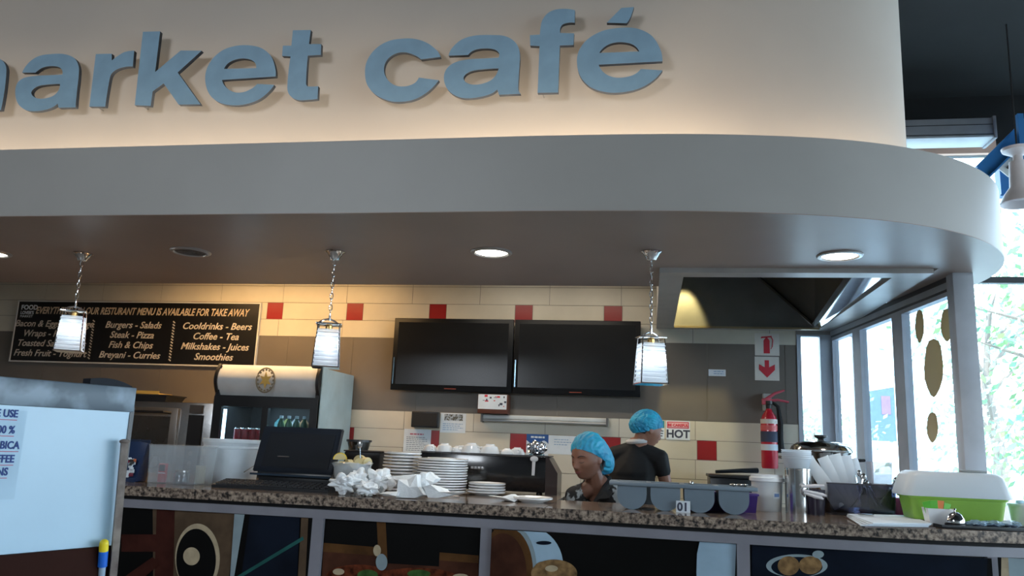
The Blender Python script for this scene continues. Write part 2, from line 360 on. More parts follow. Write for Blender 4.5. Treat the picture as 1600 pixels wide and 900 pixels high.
# ================================================================== COUNTER
CZ = 1.12
cf = [(-5.2, 3.98), (-3.4, 3.98), (-2.6, 3.98), (-1.7, 4.0), (-.5, 4.0), (.2, 3.97), (.65, 3.96), (1.1, 3.975), (1.45, 4.02), (1.8, 4.11), (2.1, 4.25)]
cfc = [(p.x, p.y) for p in cr(cf, 5)]
def split(path, x): return [p for p in path if p[0] <= x], [p for p in path if p[0] >= x]
L_, R_ = split(cfc, -.49)
L_.append((-.502, 4.0)); R_.insert(0, (-.498, 4.0))
t = thing('granite_worktop', 'long speckled granite countertop left of the joint, under the plates and till', 'countertop', (-2.5, 4.4, CZ-.05))
b = B(); b.M = Matrix.Translation((2.5, -4.4, -(CZ-.05))); b.prism(L_+[(-.502, 5.3), (-5.2, 5.3)], 'z', CZ-.05, CZ); b.obj('slab', GRANITE, t, ang=20)
t2 = thing('granite_worktop', 'speckled granite countertop right of the joint, under the grey bins and steel pot', 'countertop', (.8, 4.4, CZ-.05))
b = B(); b.M = Matrix.Translation((-.8, -4.4, -(CZ-.05))); b.prism(R_+[(2.1, 4.5), (1.72, 4.53), (1.59, 4.53), (1.55, 5.0), (.3, 5.0), (.25, 4.62), (-.498, 4.62)], 'z', CZ-.05, CZ); b.obj('slab', GRANITE, t2, ang=20)
RAIL = mat('counter_rail', (.22, .215, .25), .45)
cb = thing('serving_counter', 'counter front with grey-violet rails framing food pictures', 'counter', (-1.5, 4.3, 0))
inn = offset(cfc, .05); off = Matrix.Translation((1.5, -4.3, 0))
b = B(); b.M = off; b.ribbon(inn, CZ-.075, CZ-.05, .1); b.obj('shadow_gap', BLACKM, cb)
b = B(); b.M = off; b.ribbon(offset(cfc, .035), CZ-.115, CZ-.072, .06); b.obj('top_rail', RAIL, cb)
b = B(); b.M = off; b.ribbon(offset(cfc, .075), 0, CZ-.115, .04); b.obj('backing', BLACKM, cb)
b = B(); b.M = off; b.ribbon(offset(cfc, .04), .04, .1, .04); b.obj('bottom_rail', RAIL, cb)
def yc(x):
    for (a, c), (e, g) in zip(cfc, cfc[1:]):
        if a <= x <= e: return c+(g-c)*(x-a)/(e-a+1e-9)
    return 4.0
def divx(px): return P(px, 850, y=4.04).x
DV = [(-4.0, -3.93), (divx(485), divx(502)), (divx(750), divx(768)), (divx(1150), divx(1170)), (divx(1546), divx(1562))]
for x0, x1 in DV:
    ym = yc((x0+x1)/2)
    b = B(); b.M = off; b.box(x0, x1, ym+.04, ym+.07, .1, CZ-.115); b.obj('divider', RAIL, cb)
# pictures: printed boards between the dividers, colours lying flat on each board
pr = {n: mat('print_'+n, c, .45, var=v, scale=s, spec=.08) for n, c, v, s in (
    ('black', (.004, .004, .004), .1, 5), ('tan', (.10, .065, .04), .15, 9), ('brown', (.10, .025, .015), .25, 5), ('cream', (.45, .36, .24), .1, 20), ('amber', (.10, .045, .015), .2, 8),
    ('coffee', (.07, .025, .014), .3, 6), ('saucer', (.36, .50, .62), .08, 5), ('biscuit', (.27, .16, .07), .3, 25), ('navy', (.006, .010, .02), .2, 5), ('green', (.05, .12, .03), .3, 20), ('tomato', (.13, .03, .012), .4, 25), ('pale', (.28, .35, .38), .1, 6), ('redwood', (.05, .014, .01), .25, 7), ('teal', (.02, .10, .09), .2, 5))}
PN = list(pr.keys()); PM = [pr[n] for n in PN]
def board(x0, x1, label, shapes):
    ym = min(yc(x0), yc(x1), yc((x0+x1)/2))+.066
    b = B(); b.M = off; b.mi = PN.index('black'); b.box(x0, x1, ym, ym+.004, .1, CZ-.117)
    for k, (c, pts) in enumerate(shapes):
        b.mi = PN.index(c); e = ym-.0008*(k+1)
        q = [P(px, py, y=ym) for px, py in pts]; q = [(min(max(p.x, x0+.001), x1-.001), e, min(p.z, CZ-.118)) for p in q]
        b.f([b.v(p) for p in q])
    o = b.obj('picture', PM, cb, flat=True); o['label'] = label
def ell(cx, cy, rx, ry, a0=0, a1=360, n=44): return [(cx+rx*math.cos(math.radians(a0+(a1-a0)*i/n)), cy+ry*math.sin(math.radians(a0+(a1-a0)*i/n))) for i in range(n+(a1-a0 < 360))]
board(DV[0][1], DV[1][0], 'printed picture of a halved mushroom and board', [
    ('tan', [(240, 785), (372, 794), (350, 960), (240, 960)]), ('redwood', [(190, 835), (255, 835), (255, 862), (190, 862)]), ('redwood', [(246, 790), (274, 793), (270, 960), (240, 960)]),
    ('cream', ell(309, 872, 35, 54)), ('black', ell(307, 875, 31, 49)), ('cream', ell(300, 869, 13, 14)),
    ('pale', [(368, 794), (384, 794), (366, 905), (360, 905)]), ('tan', [(472, 803), (483, 804), (478, 905), (466, 905)]), ('navy', [(392, 798), (470, 803), (462, 960), (370, 960)]), ('teal', [(368, 902), (474, 838), (476, 843), (376, 903)]),
    ('redwood', [(190, 905), (240, 870), (252, 880), (200, 925)])])
board(DV[1][1], DV[2][0], 'dark printed picture of a pizza beside a glowing glass', [
    ('amber', [(505, 848), (748, 868), (745, 960), (500, 960)]), ('coffee', [(505, 862), (748, 880), (745, 960), (500, 960)]), ('black', [(600, 800), (690, 806), (686, 885), (604, 880)]), ('amber', [(590, 800), (604, 800), (606, 880), (592, 878)]),
    ('tomato', ell(560, 900, 50, 18)), ('tomato', ell(650, 905, 70, 18)), ('green', ell(575, 898, 16, 8)), ('green', ell(655, 896, 18, 6)), ('cream', ell(590, 860, 6, 9)), ('pale', ell(597, 878, 9, 13)), ('cream', ell(530, 893, 9, 5)), ('cream', ell(720, 900, 12, 4))])
board(DV[2][1], DV[3][0], 'printed picture of a coffee cup with biscuits', [
    ('amber', [(771, 825), (800, 828), (830, 870), (828, 905), (800, 905)]), ('saucer', ell(822, 884, 58, 62)), ('pale', ell(802, 893, 37, 72)), ('amber', ell(790, 892, 43, 70)), ('coffee', ell(786, 895, 37, 62)),
    ('biscuit', ell(866, 896, 36, 22)), ('biscuit', ell(850, 886, 14, 9)), ('cream', ell(862, 888, 10, 5)), ('navy', ell(850, 848, 12, 3)), ('saucer', [(1093, 843), (1150, 846), (1146, 960), (1093, 960), (1088, 895), (1089, 865)])])
board(DV[3][1], DV[4][0], 'dark printed picture of two small pastries on a plate', [
    ('navy', [(1175, 848), (1542, 862), (1540, 960), (1172, 960)]), ('pale', ell(1245, 884, 48, 18)), ('navy', ell(1245, 886, 40, 16)), ('biscuit', ell(1232, 884, 17, 15)), ('biscuit', ell(1266, 883, 18, 14)), ('pale', ell(1278, 866, 9, 6))])
board(DV[4][1], 2.05, 'pale printed picture at the rounded end', [('cream', [(1563, 850), (1620, 850), (1620, 960), (1563, 960)]), ('pale', [(1575, 870), (1600, 866), (1600, 960), (1580, 960)])])

# back counter along the tiled wall
bc = thing('back_counter', 'grey steel worktop along the tiled wall behind the two workers', 'counter', (-2, 6.3, 0))
B().box(-.42, 3.1, -.3, .28, .93, .97, .004).obj('worktop', mat('grey_worktop', (.26, .31, .36), .35, .4), bc); B().box(-.4, 3.08, -.25, .27, .08, .93).obj('cabinet', mat('steel_cabinet', (.4, .42, .43), .4, .6), bc, flat=True)

# ================================================================== SIGN LETTERS
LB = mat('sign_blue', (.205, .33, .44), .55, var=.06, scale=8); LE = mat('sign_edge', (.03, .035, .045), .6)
LY = SGY-.075
def smooth_loop(pts, k=6):
    n = len(pts); out = []
    for i in range(n):
        b_, c_ = pts[i], pts[(i+1) % n]; a_, d_ = pts[i-1], pts[(i+2) % n]
        pb, pc = Vector(b_[:2]), Vector(c_[:2])
        cb_, cc_ = len(b_) > 2, len(c_) > 2
        if cb_ and cc_: out.append(pb); continue
        pa = pb if cb_ else Vector(a_[:2]); pd = pc if cc_ else Vector(d_[:2])
        L = (pc-pb).length
        m0 = (pc-pa).normalized()*L if not cb_ else None; m1 = (pd-pb).normalized()*L if not cc_ else None
        if m0 is None: m0 = (pc-pb)*2-m1 if m1 is not None else pc-pb
        if m1 is None: m1 = (pc-pb)*2-m0
        for j in range(k):
            t = j/k; out.append((2*t**3-3*t*t+1)*pb+(t**3-2*t*t+t)*m0+(-2*t**3+3*t*t)*pc+(t**3-t*t)*m1)
    return out
def glyph(loops, ox, oy, s, name, parent=None, org=None):
    cu = bpy.data.curves.new(name, 'CURVE'); cu.dimensions = '2D'; cu.fill_mode = 'BOTH'; cu.extrude = .011
    allp = []
    for lp in loops:
        pp = [P(ox+p.x*s, oy+p.y*s, y=LY) for p in smooth_loop(lp)]; allp.append(pp)
    if org is None:
        org = Vector((sum(p.x for p in allp[0])/len(allp[0]), LY, min(p.z for p in allp[0])))
    for pp in allp:
        sp_ = cu.splines.new('POLY'); sp_.points.add(len(pp)-1); sp_.use_cyclic_u = True
        for q, p in zip(sp_.points, pp): q.co = (p.x-org.x, p.z-org.z, 0, 1)
    tmp = bpy.data.objects.new(name, cu); COL.objects.link(tmp); dg = bpy.context.evaluated_depsgraph_get()
    me = bpy.data.meshes.new_from_object(tmp.evaluated_get(dg)); bpy.data.objects.remove(tmp)
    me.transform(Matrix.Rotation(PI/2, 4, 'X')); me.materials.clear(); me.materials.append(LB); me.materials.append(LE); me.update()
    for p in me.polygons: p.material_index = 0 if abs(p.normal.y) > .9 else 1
    o = bpy.data.objects.new(name, me); COL.objects.link(o)
    if parent: o.parent = parent
    else: o.location = org
    return o, org
c = 'c'
GL = [
 ('m', (0, 0, 1), [[(4, 173, c), (12.5, 112), (8, 98), (-4, 91), (-20, 89), (-36, 95), (-50, 107, c), (-62, 95), (-78, 91), (-94, 97), (-106, 107, c), (-105, 94, c), (-130, 95, c), (-142, 179, c), (-116, 178, c), (-109, 130), (-98, 114), (-86, 112), (-80, 121), (-83, 138), (-89, 177, c), (-62, 176, c), (-55, 129), (-45, 113), (-32, 111), (-24, 119), (-22, 138), (-26, 175, c)]], 'last stroke of the blue letter m at the left end of the sign'),
 ('a', (0, 60, 160/1108), [[(255, 380, c), (330, 270), (440, 200), (600, 178), (720, 182), (820, 225), (865, 310), (866, 420), (850, 560), (832, 755, c), (650, 760, c), (640, 715, c), (560, 765), (430, 795), (300, 785), (215, 720), (182, 610), (200, 500), (270, 440), (400, 415), (560, 408), (690, 402, c), (688, 355), (650, 320), (560, 310), (480, 325), (430, 355), (400, 380, c)],
   [(665, 503, c), (520, 510), (420, 530), (360, 580), (365, 625), (430, 660), (520, 655), (600, 625), (650, 570)]], 'blue letter a of the first sign word, between m and r'),
 ('r', (130, 40, 190/1221), [[(140, 295, c), (300, 292, c), (300, 360, c), (360, 315), (430, 275), (525, 262, c), (510, 420, c), (430, 425), (350, 450), (300, 490), (280, 540), (235, 822, c), (75, 822, c)]], 'blue sign letter r left of the k'),
 ('k', (130, 40, 190/1221), [[(612, 72, c), (785, 68, c), (735, 475, c), (990, 260, c), (1200, 262, c), (960, 480, c), (1190, 800, c), (970, 802, c), (820, 590, c), (710, 670, c), (690, 815, c), (530, 808, c)]], 'blue sign letter k with tall stem and angled arms'),
 ('e', (310, 40, 210/1350), [[(785, 520, c), (780, 430), (740, 320), (650, 240), (520, 208), (380, 215), (250, 260), (140, 360), (85, 480), (85, 600), (130, 710), (220, 780), (340, 808), (480, 800), (620, 750), (720, 670), (770, 605, c), (600, 595, c), (540, 645), (450, 680), (360, 675), (280, 620), (248, 555, c)],
   [(268, 445, c), (320, 380), (420, 343), (520, 348), (580, 385), (590, 437, c)]], 'blue sign letter e without accent, between k and t'),
 ('t', (310, 40, 210/1350), [[(958, 58, c), (1138, 55, c), (1120, 195, c), (1242, 195, c), (1238, 305, c), (1108, 312, c), (1090, 590), (1100, 615), (1130, 622), (1212, 618, c), (1205, 745, c), (1120, 755), (1000, 755), (920, 700), (903, 620), (935, 320, c), (850, 315, c), (858, 212, c), (943, 212, c)]], 'blue sign letter t ending the first word'),
 ('c', (560, 40, 270/1600), [[(765, 300, c), (740, 250), (650, 175), (540, 135), (420, 130), (280, 155), (160, 230), (85, 340), (68, 450), (90, 560), (170, 650), (290, 705), (400, 715), (530, 690), (650, 620), (750, 515, c), (565, 490, c), (520, 545), (430, 572), (340, 560), (270, 500), (243, 420), (270, 330), (350, 270), (440, 258), (530, 285), (585, 322, c)]], 'blue sign letter c starting the second word'),
 ('a', (560, 40, 270/1600), [[(840, 288, c), (870, 220), (960, 140), (1080, 103), (1240, 97), (1370, 110), (1460, 170), (1497, 260), (1490, 450), (1485, 600), (1505, 640, c), (1305, 650, c), (1290, 600, c), (1220, 645), (1080, 678), (950, 675), (850, 620), (800, 530), (810, 430), (880, 360), (1000, 325), (1150, 315), (1300, 308, c), (1305, 265), (1260, 230), (1160, 222), (1070, 240), (1020, 282, c)],
   [(1302, 407, c), (1150, 415), (1040, 435), (982, 480), (990, 525), (1060, 555), (1160, 545), (1250, 500)]], 'blue letter a of the second sign word, between c and f'),
 ('f', (820, 0, 230/1294), [[(160, 180), (220, 115), (320, 88), (443, 100, c), (440, 210, c), (370, 213), (325, 235), (313, 300, c), (435, 303, c), (430, 405, c), (310, 410, c), (295, 822, c), (115, 825, c), (132, 415, c), (50, 410, c), (48, 318, c), (135, 315, c), (143, 240)]], 'blue sign letter f with hooked top'),
 ('e', (820, 0, 230/1294), [[(1210, 548, c), (1190, 440), (1110, 320), (980, 260), (840, 255), (690, 280), (560, 350), (480, 450), (460, 560), (490, 680), (580, 775), (720, 820), (860, 820), (1010, 785), (1130, 715), (1210, 628, c), (1020, 615, c), (960, 665), (870, 690), (780, 688), (700, 650), (650, 578, c)],
   [(655, 475, c), (720, 410), (810, 382), (910, 388), (970, 415), (1005, 462, c)]], 'blue sign letter e under the slanted accent'),
]
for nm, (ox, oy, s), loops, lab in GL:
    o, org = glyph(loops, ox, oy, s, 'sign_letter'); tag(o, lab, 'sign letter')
    zz = [v.co.z for v in o.data.vertices]; lo = [v.co for v in o.data.vertices if v.co.z < min(zz)+.06]; hi = [v.co for v in o.data.vertices if v.co.z > max(zz)-.05]
    for grp_, dz in ((lo, .012), (hi, -.012)):
        mx_ = min(grp_, key=lambda q: q.x); B().tube([(mx_.x+.02, .011, mx_.z+dz), (mx_.x+.02, .074, mx_.z+dz)], .003, 6).obj('standoff_pin', STEEL, o)
    last = o, org
o, _ = glyph([[(722, 210, c), (850, 80, c), (960, 72, c), (925, 170), (895, 215, c)]], 820, 0, 230/1294, 'accent')
tag(o, 'blue slanted accent mark above the last sign letter', 'sign letter')
o.name = 'sign_accent'

# ================================================================== CEILING LIGHTS AND PENDANTS
LIT = mat('lit_lens', (1, .96, .9), .5, emit=9, ecol=(1, .95, .86), var=0)
def downlight(px, py, label, lit=True):
    p = P(px, py, z=ZC); t = thing('downlight' if lit else 'ceiling_speaker', label, 'ceiling light' if lit else 'speaker', (p.x, p.y, ZC))
    B().lathe([(.088, 0), (.11, 0), (.112, -.006), (.106, -.012), (.092, -.014), (.086, -.006)], 40, close=True).obj('trim_ring', mat('satin_ring', (.5, .48, .47), .3, .8), t)
    if lit:
        B().lathe([(0, -.010), (.08, -.008), (.088, -.002)], 32).obj('lens', LIT, t)
        l = lamp('SPOT', 'downlight_beam', (0, 0, -.03), 16, (1, .93, .82), spot_size=2.2, spot_blend=.6, shadow_soft_size=.08); l.parent = t
    else:
        b = B(); b.lathe([(0, -.006), (.09, -.006)], 32)
        for r in (.02, .04, .06, .08): b.lathe([(r-.003, -.006), (r-.003, -.009), (r+.003, -.009), (r+.003, -.006)], 32)
        b.obj('grille', mat('speaker_grille', (.12, .10, .09), .6), t)
downlight(768, 393, 'lit round downlight in the soffit between the two right pendants')
downlight(1312, 398, 'lit round downlight in the soffit near its rounded right end')
downlight(-14, 394, 'lit round downlight cut by the left edge of the photo')
downlight(298, 392, 'round ceiling speaker grille in the soffit above the menu board', False)

def chain(b, z0, z1, r=.011):
    n = max(3, int((z1-z0)/.03)); st = (z1-z0)/n
    for i in range(n):
        zc = z0+st*(i+.5); h = st*.62
        pts = []
        for k in range(10):
            a = 2*PI*k/10; u, w_ = r*.75*math.cos(a), h*math.sin(a)
            pts.append((u, 0, zc+w_) if i % 2 else (0, u, zc+w_))
        b.tube(pts, .0026, 5, closed=True)
def pendant(px, py, pbx, pby, label, rz):
    top = P(px, py, z=ZC); bot = P(pbx, pby, y=top.y); zb = bot.z-ZC
    t = thing('pendant_lamp', label, 'pendant lamp', (top.x, top.y, ZC), rz, 'glass pendant lamps over the counter')
    B().lathe([(0, 0), (.052, 0), (.055, -.008), (.044, -.014), (.028, -.04), (.024, -.05), (0, -.052)], 24).obj('canopy', CHROME, t)
    ht = zb+.235
    b = B(); chain(b, ht+.045, -.05); b.obj('chain', CHROME, t)
    b = B(); b.tube([(0, 0, ht+.05), (0, 0, ht+.02)], .006); b.tube([(-.05, -.03, ht+.006), (-.03, -.02, ht+.02), (0, 0, ht+.03), (.03, .02, ht+.02), (.05, .03, ht+.006)], .005)
    b.box(-.068, .068, -.05, .05, ht-.006, ht+.004, .003); b.obj('top_plate', CHROME, t)
    B().lathe([(0, ht-.05), (.016, ht-.05), (.018, ht-.03), (.018, ht-.008), (0, ht-.008)], 16).obj('lamp_holder', mat('brass', (.55, .33, .12), .3, 1), t)
    # ribbed glass shade: four walls whose panes step outward in horizontal ribs
    b = B(); n = 9; z0, z1 = zb+.006, ht-.03
    prof = []
    for i in range(n):
        f = 1-i/n*.14; za = z0+(z1-z0)*i/n; zc_ = z0+(z1-z0)*(i+1)/n
        prof += [(.078*f, za), (.086*f, za+(zc_-za)*.3), (.078*f, za+(zc_-za)*.62)]
    prof += [(.068, z1)]
    rg = []
    for r_, z in prof: rg.append([b.v((sx_*r_*.78, sy_*r_*.78, z)) for sx_, sy_ in ((-1, -1), (1, -1), (1, 1), (-1, 1))])
    for a_, c_ in zip(rg, rg[1:]):
        for i in range(4): b.f([a_[i], a_[(i+1) % 4], c_[(i+1) % 4], c_[i]])
    b.obj('glass_shade', MATS['shade_glass'], t, flat=True)
    b = B()
    for sx_, sy_ in ((-1, -1), (1, -1), (1, 1), (-1, 1)): b.tube([(sx_*.068, sy_*.068, zb), (sx_*.055, sy_*.045, ht)], .0035, 5)
    b.hexa([(-.072, -.072, zb), (.072, -.072, zb), (.072, .072, zb), (-.072, .072, zb)], [(-.068, -.068, zb+.007), (.068, -.068, zb+.007), (.068, .068, zb+.007), (-.068, .068, zb+.007)])
    b.obj('frame', CHROME, t)
    B().ico((0, 0, ht-.105), .026, 2, sc=(1, 1, 1.5)).obj('bulb', mat('lit_bulb', (1, 1, 1), .5, emit=14, ecol=(.9, .96, 1), var=0), t)
    return t
sg = bpy.data.materials.new('shade_glass'); sg.use_nodes = True; n = sg.node_tree; n.nodes.remove(n.nodes['Principled BSDF'])
a1 = n.nodes.new('ShaderNodeBsdfTransparent'); a2 = n.nodes.new('ShaderNodeBsdfGlossy'); a2.inputs[1].default_value = .08; a3 = n.nodes.new('ShaderNodeBsdfTranslucent'); a4 = n.nodes.new('ShaderNodeBsdfDiffuse')
a3.inputs[0].default_value = (.85, .93, 1, 1); a4.inputs[0].default_value = (.75, .85, .95, 1)
m1 = n.nodes.new('ShaderNodeMixShader'); m2 = n.nodes.new('ShaderNodeMixShader'); m3 = n.nodes.new('ShaderNodeMixShader')
m1.inputs[0].default_value = .5; m2.inputs[0].default_value = .4; m3.inputs[0].default_value = .45
n.links.new(a3.outputs[0], m1.inputs[1]); n.links.new(a4.outputs[0], m1.inputs[2]); n.links.new(a1.outputs[0], m2.inputs[1]); n.links.new(a2.outputs[0], m2.inputs[2])
n.links.new(m2.outputs[0], m3.inputs[1]); n.links.new(m1.outputs[0], m3.inputs[2]); n.links.new(m3.outputs[0], n.nodes['Material Output'].inputs[0]); MATS['shade_glass'] = sg
pendant(130, 395, 112, 550, 'ribbed glass pendant hanging in front of the black menu board', .5)
pendant(524, 392, 508, 575, 'ribbed glass pendant hanging over the drinks fridge', .35)
pendant(1018, 392, 1015, 601, 'ribbed glass pendant hanging at the right edge of the twin screens', .3)

# ================================================================== ON THE BACK WALL
def on_wall(px, py, gap=.002): return P(px, py, y=WY-.003-gap)
mbx0, mbx1 = on_wall(30, 472).x+.02, on_wall(408, 475).x
mz1, mz0 = 2.556, 2.0
MB_ = thing('menu_board', 'long black menu board with white frame and italic lettering', 'menu board', ((mbx0+mbx1)/2, WY-.004, mz0))
hw = (mbx1-mbx0)/2; H_ = mz1-mz0
BOARDBLK = mat('board_black', (.006, .006, .007), .4)
B().box(-hw, hw, -.02, 0, 0, H_).obj('panel', BOARDBLK, MB_, flat=True)
b = B(); f_ = .012
b.box(-hw-f_, hw+f_, -.026, 0, H_, H_+f_); b.box(-hw-f_, hw+f_, -.026, 0, -f_, 0); b.box(-hw-f_, -hw, -.026, 0, 0, H_); b.box(hw, hw+f_, -.026, 0, 0, H_); b.obj('frame', mat('frame_white', (.6, .6, .58), .5), MB_, flat=True)
TXT = mat('menu_lettering', (.62, .56, .48), .7)
yy = -.0215
text('lettering', 'EVERYTHING ON OUR RESTURANT MENU IS AVAILABLE FOR TAKE AWAY', .092, mat('headline_lettering', (.62, .50, .36), .7), MB_, (-hw+.19, yy, H_-.112), shear=.3, bold=.0018, sx=.70)
def mtext(s, px, z): text('lettering', s, .086, TXT, MB_, (on_wall(px, 530).x-MB_.location.x, yy, z), shear=.28, align='CENTER', bold=.0012, sx=1.02)
for i, s in enumerate(['Bacon & Eggs - Sausage', 'Wraps - Hotdogs', 'Toasted Sandwiches', 'Fresh Fruit - Yoghurt']): mtext(s, 83, H_-.235-.092*i)
for i, s in enumerate(['Burgers - Salads', 'Steak - Pizza', 'Fish & Chips', 'Breyani - Curries']): mtext(s, 207, H_-.235-.092*i)
for i, s in enumerate(['Cooldrinks - Beers', 'Coffee - Tea', 'Milkshakes - Juices', 'Smoothies']): mtext(s, 338, H_-.235-.092*i)
text('logo', 'FOOD', .062, PAPER, MB_, (-hw+.03, yy, H_-.075), bold=.002); text('logo', "LOVER'S", .043, PAPER, MB_, (-hw+.03, yy, H_-.12), bold=.001, sx=.9)
text('logo', 'MARKET', .03, PAPER, MB_, (-hw+.03, yy, H_-.15), sx=1.2)
for px in (145, 271):
    b = B(); x = on_wall(px, 530).x-MB_.location.x
    for k in range(14): b.M = Matrix.Translation((x, yy, H_-.175-.0265*k)) @ Matrix.Rotation(.6, 4, 'Y'); b.box(-.013, .013, -.0005, .0005, -.005, .005)
    b.obj('divider_squiggle', TXT, MB_, flat=True)

def tv(x0, x1, label):
    t = thing('television', label, 'television', ((x0+x1)/2, WY-.005, 1.825), 0, 'wide black screens on the tiled wall'); h = (x1-x0)/2; H2 = 2.435-1.825
    b = B(); b.box(-h, h, -.1, -.06, 0, H2, .006); b.obj('bezel', mat('gloss_black', (.006, .007, .009), .4, spec=.2), t)
    B().box(-h+.04, h-.04, -.1015, -.1, .05, H2-.035).obj('screen', mat('screen_black', (.01, .011, .013), .22), t, flat=True)
    B().box(-h*.7, h*.7, -.06, -.03, .1, H2-.1).obj('back_housing', BLACK, t); B().box(-.2, .2, -.03, 0, .2, .4).obj('wall_bracket', BLACKM, t)
    B().box(-.05, .05, -.101, -.098, .018, .024).obj('indicator', mat('led_dim', (.3, .05, .02), .4), t)
    B().box(-h+.012, -h+.022, -.103, -.1, .05, H2*.45).obj('side_trim', mat('blue_chrome', (.35, .55, .7), .15, .9), t)
tv(-2.15, -1.118, 'left wide black television, dark screen, on the tiled wall')
tv(-1.108, -.075, 'right wide black television beside the pendant lamp')
# boxes, notices, rail
a, e = on_wall(752, 617), on_wall(797, 648)
t = thing('wall_box', 'small brown box with red and white stickers below the screens', 'box', ((a.x+e.x)/2, WY-.004, e.z))
h = (e.x-a.x)/2; B().box(-h, h, -.13, 0, 0, a.z-e.z, .004).obj('body', mat('box_brown', (.11, .035, .02), .5), t)
b = B(); b.box(-h+.004, h-.01, -.1315, -.13, .035, a.z-e.z-.002); b.mi = 1
rr = random.Random(3)
for k in range(14):
    x = rr.uniform(-h+.01, h-.03); z = rr.uniform(.045, a.z-e.z-.02); b.mi = rr.choice((1, 1, 2)); b.box(x, x+rr.uniform(.008, .03), -.1322, -.1315, z, z+rr.uniform(.004, .02))
b.obj('sticker', [PAPER, RED, INK], t, flat=True)
a, e = on_wall(755, 650), on_wall(949, 668)
t = thing('wall_rail', 'long white ticket rail fixed under the screens', 'rail', ((a.x+e.x)/2, WY-.004, 1.625)); h = (e.x-a.x)/2
B().box(-h, h, -.05, 0, -.01, .022, .004).obj('channel', mat('rail_white', (.62, .64, .64), .4), t); B().tube([(-h+.01, -.052, -.022), (h-.01, -.052, -.022)], .010).obj('roller', mat('roller_grey', (.38, .39, .4), .35), t)
for s_ in (-1, 1): B().box(s_*h-.008, s_*h+.008, -.066, 0, -.04, .026).obj('end_cap', mat('cap_grey', (.12, .12, .12), .5), t)
a, e = on_wall(647, 643), on_wall(687, 669)
t = thing('wall_speaker', 'small square black box left of a white notice', 'speaker', ((a.x+e.x)/2, WY-.004, e.z)); h = (e.x-a.x)/2
B().box(-h, h, -.07, 0, 0, a.z-e.z, .006).obj('body', BLACK, t); B().box(-h+.012, h-.012, -.072, -.07, .012, a.z-e.z-.012).obj('cover', BLACKM, t)

def notice(px0, py0, px1, py1, label, fn=None, base=PAPER, gap=.0, name='notice', cat='notice'):
    a, e = on_wall(px0, py0), on_wall(px1, py1); w2, hh = (e.x-a.x)/2, a.z-e.z
    t = thing(name, label, cat, ((a.x+e.x)/2, WY-.0035-gap, e.z)); B().box(-w2, w2, -.0015, 0, 0, hh).obj('sheet', base, t, flat=True)
    if fn: fn(t, w2, hh)
    return t
def n1(t, w_, h): b = B(); b.box(-w_*.7, w_*.75, -.0022, -.0015, h*.62, h*.95); b.obj('photo_strip', mat('photo_dark', (.06, .055, .03), .4, col2=(.35, .4, .45), scale=60, p0=.45, p1=.55), t, flat=True); b = B(); lines_print(b, -w_*.8, w_*.8, h*.1, h*.5, 4, -.0022, seed=2); b.obj('printing', mat('blue_ink', (.25, .4, .6), .8), t, flat=True)
notice(689, 645, 727, 677, 'white notice with a dark picture strip right of the black box', n1)
def n2(t, w_, h): text('heading', 'NOTICE BOARD', .026, mat('pink_ink', (.5, .12, .2), .8), t, (0, -.0018, h*.78), align='CENTER'); b = B(); lines_print(b, -w_*.8, w_*.8, h*.08, h*.7, 8, -.0022, (.8, 1), seed=4); b.obj('printing', mat('grey_ink', (.2, .25, .32), .8), t, flat=True)
def n2b(t, w_, h):
    b = B(); lines_print(b, -w_*.55, w_*.5, h*.75, h*.84, 1, -.0022, (.95, 1), .6, 1); b.obj('heading', mat('pink_ink', (.5, .12, .2), .8), t, flat=True)
    b = B(); lines_print(b, -w_*.8, w_*.8, h*.08, h*.7, 8, -.0022, (.8, 1), seed=4); b.obj('printing', mat('grey_ink', (.2, .25, .32), .8), t, flat=True)
notice(632, 670, 672, 709, 'white printed notice with pink heading above the stacked small plates', n2b, gap=.003)
def n3(t, w_, h):
    b = B(); pts = [(-w_, h), (w_, h), (w_, h*.66)]+[(w_-2*w_*k/10, h*(.66+.12*math.sin(k*.75))) for k in range(1, 11)]
    b.f([b.v((x, -.002, z)) for x, z in pts]); b.obj('blue_wave', mat('poster_blue', (.01, .08, .3), .4), t, flat=True)
    b = B(); lines_print(b, -w_*.6, w_*.7, h*.84, h*.95, 1, -.0026, (.9, 1), .6, 5); b.obj('script', PAPER, t, flat=True)
    b = B(); lines_print(b, -w_*.7, w_*.8, h*.1, h*.5, 4, -.0026, (.6, 1), .5, 6); b.obj('printing', mat('teal_ink', (.1, .25, .35), .8), t, flat=True)
notice(823, 678, 856, 722, 'blue and white wave poster right of the lower red tile', n3, gap=.001)
def n4(t, w_, h): b = B(); lines_print(b, -w_*.6, w_*.8, h*.45, h*.85, 3, -.0022, (.6, 1), .3, 8); b.obj('printing', mat('blue_ink', (.25, .4, .6), .8), t, flat=True)
notice(857, 680, 902, 711, 'white sheet with three short printed lines right of the blue poster', n4)
def n5(t, w_, h):
    B().box(-w_*.92, w_*.92, -.0022, -.0015, h*.6, h*.95).obj('red_band', mat('red_band', (.6, .06, .1), .5), t, flat=True)
    b = B(); b.box(-w_*.84, w_*.84, -.0028, -.0022, h*.65, h*.9); b.obj('band_panel', mat('pink_panel', (.8, .5, .52), .6), t, flat=True)
    text('lettering', 'BE CAREFUL', .029, RED, t, (0, -.0032, h*.7), align='CENTER', bold=.0015); text('lettering', 'HOT', .085, INK, t, (0, -.0022, h*.12), align='CENTER', bold=.003)
notice(1041, 657, 1078, 688, 'white HOT warning sign with red band', n5, gap=.001, name='warning_sign', cat='sign')
